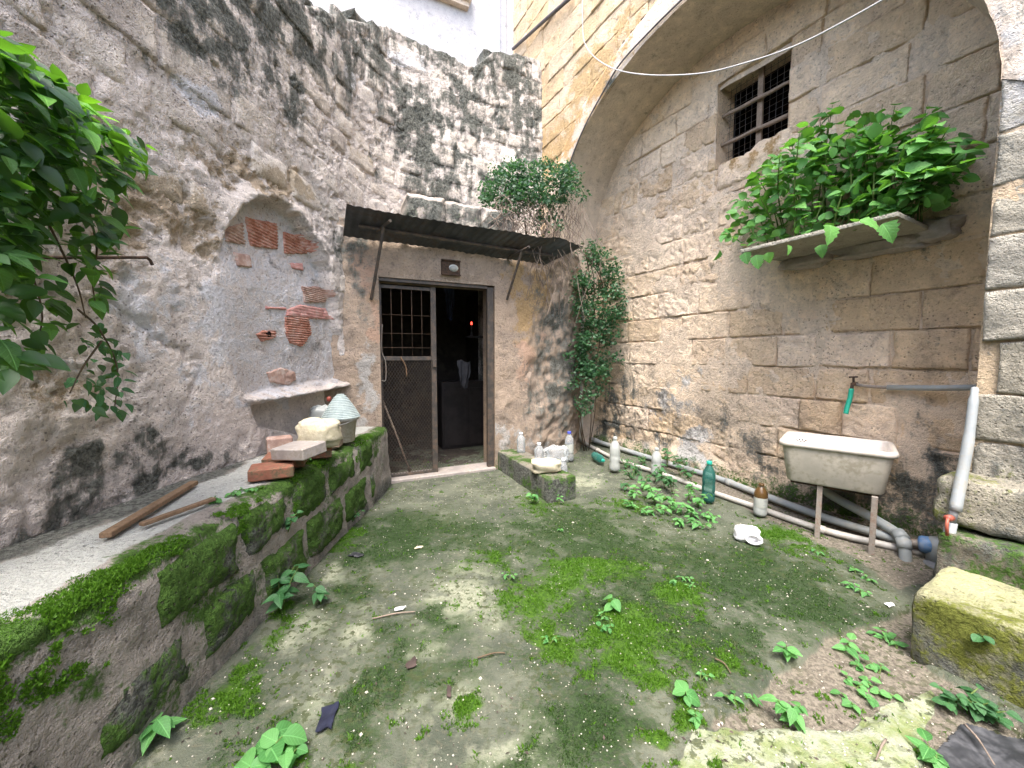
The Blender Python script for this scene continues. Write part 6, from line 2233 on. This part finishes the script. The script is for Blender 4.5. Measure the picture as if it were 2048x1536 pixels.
for path_ in ([(-120, 250), (0, 300), (70, 210), (110, 160)], [(-100, 330), (40, 330), (140, 270), (250, 300)], [(-120, 420), (20, 420), (120, 380), (220, 400)], [(-80, 500), (40, 520), (80, 620), (70, 700)],
              [(180, 430), (195, 500), (188, 560), (192, 600)], [(160, 620), (200, 660), (230, 740), (230, 820)], [(200, 680), (170, 740), (140, 790)], [(100, 440), (150, 560), (170, 640)]):
    pts = [vine_pt(*q_, .84, .90) for q_ in path_]
    C = spline(pts, 5)
    mb.tube([c_ - np.array(vroot) for c_ in C], [0.0045 - 0.0025 * i / len(C) for i in range(len(C))], 5)
a = vine_pt(-120, 330, .85, .86)
mb.tube([c_ - np.array(vroot) for c_ in spline([np.array(vroot), (np.array(vroot) + a) / 2 + [.1, 0, .2], a, vine_pt(-120, 250, .85, .86)], 6)], 0.02, 8)
mb.build('branch', M['bark'], vine, smooth=True)

# creepers in the far corner ----------------------------------------
def cloud_pts(polys, ylo, yhi, seed):
    r_ = random.Random(seed)
    out = []
    for poly, n_ in polys:
        cs = [(*rand_in_poly(poly, r_), r_.uniform(ylo, yhi)) for _ in range(max(4, n_ // 34))]
        for k in range(n_):
            cx, cy, cd = r_.choice(cs)
            out.append(at_depth(r_.gauss(cx, 8), r_.gauss(cy, 7), cd + r_.gauss(0, .06)))
    return np.array(out)


Rn = np.random.default_rng(8)
tb = WB.pos(UR + 0.55, B_TOP, -0.2)
bush = thing('wall_top_bush', 'small-leaved bush with hanging dry stems on the masonry above the awning', 'bush', tuple(tb))
Pn = cloud_pts([([(962, 372), (985, 350), (1005, 335), (1040, 322), (1080, 322), (1130, 332), (1162, 345), (1158, 380), (1130, 385), (1120, 410), (1060, 400), (1010, 410), (965, 400)], 4200), ([(955, 378), (990, 338), (1040, 312), (1090, 312), (1140, 326), (1172, 345), (1165, 395), (1120, 420), (1040, 430), (960, 412)], 900),
                ([(1040, 400), (1110, 400), (1120, 470), (1070, 475), (1050, 450)], 500)], 5.05, 5.75, 3)
leaf_cloud('foliage', 'leaf_ivy', bush, Pn - np.array(tb), Rn.normal(size=Pn.shape) * [1, 1, .6], Rn.normal(size=Pn.shape) * .6 + [-.2, -.5, .6], Rn.uniform(.03, .06, len(Pn)), 'ovate')
mb = MB()
r_ = random.Random(4)
for k in range(130):
    px = r_.uniform(985, 1165)
    py = r_.uniform(385, 430)
    y0 = r_.uniform(4.95, 5.35) if px < 1090 else r_.uniform(5.1, 5.6)
    ln = r_.uniform(40, 110) if px < 1080 else r_.uniform(60, 230)
    pts = [at_depth(px + r_.uniform(-10, 10), py, y0 + .25)]
    x_ = px
    for j in range(1, 5):
        x_ += r_.uniform(-24, 24)
        pts.append(at_depth(x_, py + ln * j / 4, y0 + r_.uniform(-.06, .06)))
    C = spline(pts, 3)
    mb.tube([c_ - np.array(tb) for c_ in C], 0.0045, 3, cap=False)
o = mb.build('dry_stems', M['twig'], bush, smooth=True)
o['kind'] = 'stuff'
MB().tube([(0, 0, -.05), (0.03, 0, .15), (0.0, -.05, .35)], [0.03, .02, .01], 6).build('stem', M['bark'], bush, smooth=True)
ib = on_floor(1165, 905)
ivy = thing('corner_creeper', 'dark green creeper climbing the pipe in the far corner', 'climbing plant', tuple(ib))
Pn = cloud_pts([([(1150, 500), (1185, 488), (1212, 505), (1235, 540), (1248, 600), (1248, 640), (1230, 680), (1195, 690), (1165, 670), (1152, 620), (1150, 560)], 3200),
                ([(1150, 670), (1200, 680), (1215, 720), (1212, 765), (1190, 800), (1150, 795), (1130, 760), (1140, 710)], 1500), ([(1140, 690), (1235, 680), (1232, 725), (1140, 720)], 80), ([(1160, 795), (1205, 800), (1190, 850), (1165, 850)], 110)], 5.45, 5.85, 6)
leaf_cloud('foliage', 'leaf_ivy', ivy, Pn - np.array(ib), Rn.normal(size=Pn.shape) * [1, 1, .6], Rn.normal(size=Pn.shape) * .55 + [-.1, -.6, .6], Rn.uniform(.035, .065, len(Pn)), 'ovate')
mb = MB()
for k in range(5):
    pts = [np.array(ib) + [r_.uniform(-.05, .1), 0, 0]] + [at_depth(1175 + r_.uniform(-20, 30), py, 5.7) for py in (820, 740, 650, 560, 500)]
    mb.tube([c_ - np.array(ib) for c_ in spline(pts, 4)], 0.008, 5)
mb.build('stem', M['bark'], ivy, smooth=True)

# weeds on the floor ------------------------------------------------
rng = random.Random(21)


def weed(px, py, h, nst, nl, size, spread, kind, mat, label, z=None, group=None, pos=None, name='weed'):
    p = on_floor(px, py, 0.0 if z is None else z) if pos is None else np.array(pos)
    if z is None and pos is None:
        p[2] = float(floor_h(np.array([p[0]]), np.array([p[1]]))[0]) - .004
    w_ = thing(name, label, 'weed', tuple(p), 0.0, group)
    mb = MB()
    for s_ in range(nst):
        a = rng.uniform(0, 2 * math.pi)
        hh = h * rng.uniform(.6, 1.0)
        tip = np.array([math.cos(a) * spread * rng.uniform(.3, 1), math.sin(a) * spread * rng.uniform(.3, 1), hh])
        C = spline([(0, 0, 0), tuple(tip * .5 + np.array([0, 0, hh * .15])), tuple(tip)], 4)
        mb.tube(C, [0.003] * (len(C) - 2) + [.002, .0015], 4)
        for j in range(nl):
            f_ = 1 - 0.75 * j / max(nl, 1)
            b = C[min(int(f_ * (len(C) - 1)), len(C) - 1)]
            an = a + j * 2.4 + rng.uniform(-.4, .4)
            d = np.array([math.cos(an), math.sin(an), rng.uniform(-.25, .3)])
            n_ = np.array([rng.uniform(-.3, .3), rng.uniform(-.6, .1), 1.0])
            leaf(w_, kind, mat, p + b, d, n_, size * rng.uniform(.5, 1.0))
    mb.build('stem', M['stem'], w_, smooth=True)
    return w_


GW = 'small weeds dotted over the mossy floor'
LW = 'small bright green weed rooted in the mossy floor'
weed(562, 1228, .26, 4, 6, .095, .16, 'ovate', 'leaf_dark', 'dark leafy weed growing at the foot of the low wall')
weed(642, 1208, .15, 2, 5, .08, .06, 'ovate', 'leaf_dark', 'thin weed beside the dark leafy one at the low wall')
weed(300, 1480, .14, 3, 4, .10, .09, 'ovate', 'leaf_weed', 'bright weed against the base of the low wall stones')
weed(520, 1535, .10, 3, 4, .11, .09, 'round', 'leaf_weed', 'broad round-leaved bright weed near the torn navy scrap')
weed(572, 1530, .08, 2, 4, .06, .05, 'round', 'leaf_weed', 'little round-leaved weed next to the broad one')
weed(555, 1478, .05, 1, 2, .06, .02, 'round', 'leaf_weed', 'single pale seedling by the navy scrap')
weed(1228, 1222, .10, 1, 4, .085, .03, 'round', 'leaf_weed', 'pale green seedling with rounded leaves standing in bright moss')
weed(1212, 1268, .05, 2, 4, .035, .04, 'round', 'leaf_weed', LW, group=GW)
weed(1578, 1318, .09, 2, 5, .075, .04, 'ovate', 'leaf_weed', 'bushy bright seedling on the edge of the broken concrete')
weed(1375, 1405, .09, 1, 5, .075, .03, 'round', 'leaf_weed', 'two-tiered pale seedling in the dark moss')
weed(1402, 1455, .05, 2, 4, .05, .04, 'ovate', 'leaf_weed', LW, group=GW)
weed(1582, 1432, .15, 3, 6, .07, .06, 'ovate', 'leaf_weed', 'upright nettle-like weed on the soil above the pale slab')
weed(1690, 1290, .05, 2, 3, .07, .05, 'ovate', 'leaf_weed', 'low weed at the end of the dark crack')
weed(1470, 1410, .05, 2, 3, .05, .06, 'ovate', 'leaf_weed', LW, group=GW)
weed(1520, 1400, .05, 2, 3, .05, .06, 'ovate', 'leaf_weed', LW, group=GW)
for (px, py) in ((1730, 1330), (1760, 1335), (1712, 1362), (1740, 1385), (1765, 1372), (1700, 1390), (1722, 1350)):
    weed(px, py, .035, 2, 4, .042, .06, 'round', 'leaf_weed', 'low creeping weed on the bare soil by the step', group='creeping weeds on the soil')
for (px, py) in ((1783, 1268), (1760, 1262), (1795, 1285)):
    weed(px, py, .04, 2, 3, .05, .05, 'ovate', 'leaf_weed', 'small weed on the soil near the white scrap', group='weeds near the white scrap')
for (px, py) in ((1712, 1148), (1736, 1160), (1706, 1178), (1722, 1190), (1630, 1105)):
    weed(px, py, .04, 2, 4, .045, .04, 'ovate', 'leaf_weed', 'small weed on the dirt strip beside the pipes', group='weeds beside the floor pipes')
weed(1872, 1525, .08, 2, 5, .075, .05, 'ovate', 'leaf_weed', 'bright weed at the corner of the black plastic sheet')
for (px, py, sz) in ((1905, 1405, .055), (1925, 1400, .06), (1945, 1418, .05), (1965, 1425, .06), (1985, 1432, .055)):
    weed(px, py, .10, 3, 5, sz, .08, 'round', 'leaf_dark', 'dark weed in the gap under the front of the step', group='weeds under the step')
weed(1955, 1330, .07, 2, 5, .05, .05, 'round', 'leaf_dark', 'weed growing from a crack in the front of the step', pos=INF.pos(-0.52, .20, 1.69))
weed(1068, 1008, .13, 3, 5, .07, .09, 'ovate', 'leaf_weed', 'weed at the foot of the mossy kerb')
weed(1118, 1012, .09, 2, 4, .05, .05, 'ovate', 'leaf_weed', 'small weed at the end of the mossy kerb')
for (px, py) in ((1122, 1064), (1345, 1168), (1372, 1165), (1385, 1182), (1018, 1160), (1100, 1290), (1205, 1240), (1400, 1365)):
    weed(px, py, .045, 2, 4, .036, .05, 'ovate', 'leaf_weed', LW, group=GW)
for (px, py, hh, sz) in ((1262, 1000, .20, .085), (1285, 985, .24, .09), (1310, 1010, .22, .09), (1330, 980, .28, .095), (1345, 1015, .2, .085), (1300, 1030, .12, .08), (1385, 1035, .16, .085), (1400, 1060, .10, .08),
                         (1375, 1005, .24, .09), (1360, 960, .30, .09), (1335, 945, .30, .085), (1270, 1020, .10, .07), (1415, 1040, .10, .07), (1250, 985, .14, .07), (1300, 998, .2, .08), (1322, 1030, .12, .075), (1358, 1030, .14, .08), (1345, 990, .25, .09), (1395, 1015, .18, .08), (1365, 1050, .09, .07), (1310, 965, .25, .08), (1380, 975, .25, .085)):
    weed(px, py, hh, 3, 5, sz, .12, 'ovate', 'leaf_weed' if py > 990 else 'leaf_dark', 'leafy weed in the clump between the bottles and the pipes' if py > 990 else 'taller dark weed at the back of the clump by the pipes',
         group='leafy weeds in the clump' if py > 990 else 'dark weeds at the back of the clump')
for (px, py) in ((1252, 940), (1272, 950), (1290, 940), (1262, 960)):
    weed(px, py, .16, 5, 7, .06, .14, 'lance', 'leaf_dark', 'greyish narrow-leaved herb beside the large dusty bottle', group='narrow-leaved herbs by the bottle')
# weeds on the low wall
for (yy, zz, hh, sz, lb) in ((2.35, .40, .12, .05, 'weed sprouting from the face of the low wall'), (3.3, .05, .10, .05, 'weed at the foot of the low wall by the doorway')):
    weed(0, 0, hh, 3, 5, sz, .08, 'round', 'leaf_dark', lb, pos=(BX + .03, yy, zz))
for (px, py) in ((470, 995), (430, 1010), (500, 985)):
    weed(px, py, .04, 3, 4, .045, .06, 'round', 'leaf_weed', 'clover-like weed in the moss on the ledge edge', z=BZ - .01, group='clover on the ledge')
weed(615, 925, .06, 2, 4, .03, .03, 'ovate', 'leaf_weed', 'tiny weed between the bricks on the ledge', z=BZ + .01)

# ------------------------------------------------------------------ moss tufts and grit (nobody could count them)
def tufts(P, mat, name, smin, smax, seed, per=3):
    r = np.random.default_rng(seed)
    P = np.repeat(P, per, 0)
    n = len(P)
    P = P + r.normal(size=(n, 3)) * [.004, .004, 0]
    h = r.uniform(smin, smax, n)
    a = r.uniform(0, 2 * math.pi, n)
    wd = h * r.uniform(.25, .5, n)
    side = np.stack([np.cos(a), np.sin(a), 0 * a], 1) * wd[:, None]
    lean = r.normal(size=(n, 3)) * [.5, .5, 0] * h[:, None]
    V = np.stack([P - side, P + side, P + lean + np.stack([0 * h, 0 * h, h], 1)], 1).reshape(-1, 3)
    F = np.arange(3 * n).reshape(-1, 3)
    o = obj(name, mesh_np(name, V, F, False), M[mat])
    o['kind'] = 'stuff'
    return o


r = np.random.default_rng(55)
N = 260000
xs = r.uniform(-1.45, 3.2, N)
ys = 1.2 + 4.6 * r.random(N) ** 1.7
at = floor_attrs(xs, ys)
nz = fbm(P3(xs, ys, 4), 4, 12, .65, 151)
keep = (at['bright'] + 1.3 * nz + 0.5 * (r.random(N) - 0.5) > 0.66)
xs1, ys1 = xs[keep], ys[keep]
P = np.stack([xs1, ys1, floor_h(xs1, ys1) - .001], 1)
o = tufts(P[:60000], 'moss_tuft', 'bright_moss', .006, .014, 1, 3)
tag(o, 'bright green moss cushions on the floor', 'moss')
keep = (at['moss'] + 0.9 * nz > 0.78) & ~keep
xs1, ys1 = xs[keep], ys[keep]
P = np.stack([xs1, ys1, floor_h(xs1, ys1) - .001], 1)
o = tufts(P[:36000], 'moss_dark', 'dark_moss', .004, .009, 2, 2)
tag(o, 'dark green moss film on the floor', 'moss')
# moss along the ledge
n = 60000
yy = .75 + 3.2 * r.random(n) ** 1.4
ss = r.uniform(0.45, 1.05, n)
nz = fbm(P3(yy, ss, 3), 4, 5, .6, 153)
env = np.where(ss < .70, -0.08, 0.30) - sstep(.74, 1.0, ss) * .8 + 0.22 * sstep(1.9, 1.1, yy)
kp = nz + env > 0.34
yy, ss = yy[kp], ss[kp]
xx = np.interp(ss, s_len, prof[:, 0])
zz = np.interp(ss, s_len, prof[:, 1])
o = tufts(np.stack([xx + .012 * (ss < .68), yy, zz], 1), 'moss_tuft', 'ledge_moss', .006, .014, 3, 2)
tag(o, 'green moss along the edge of the low wall', 'moss')
# grit
n = 2600
xs = r.uniform(-1.35, 3.2, n)
ys = 1.25 + 4.4 * r.random(n) ** 1.5
zf = floor_h(xs, ys)
oc = np.array([(1, 0, 0), (-1, 0, 0), (0, 1, 0), (0, -1, 0), (0, 0, .7), (0, 0, -.7)], float)
of = np.array([(0, 2, 4), (2, 1, 4), (1, 3, 4), (3, 0, 4), (2, 0, 5), (1, 2, 5), (3, 1, 5), (0, 3, 5)])
sz = r.uniform(.0018, .0055, n) * (1 + 1.2 * (r.random(n) < .05))
V = oc[None] * sz[:, None, None] * r.uniform(.6, 1.4, (n, 6, 1)) + np.stack([xs, ys, zf + .002], 1)[:, None]
F = of[None] + (np.arange(n) * 6)[:, None, None]
o = obj('pale_grit', mesh_np('pale_grit', V.reshape(-1, 3), F.reshape(-1, 3), False), M['chip'])
o['kind'] = 'stuff'
tag(o, 'pale grit and crumbs scattered over the floor', 'grit')
n = 1100
xs = r.uniform(-1.35, 3.2, n)
ys = 1.25 + 4.4 * r.random(n) ** 1.3
zf = floor_h(xs, ys) + .004
Ps = np.stack([xs, ys, zf], 1)
o = leaf_cloud('leaf_litter', 'litter', None, Ps, r.normal(size=(n, 3)) * [1, 1, .15], r.normal(size=(n, 3)) * .25 + [0, 0, 1], r.uniform(.006, .022, n), 'lance')
tag(o, 'tiny dry leaf litter scattered over the floor', 'litter')
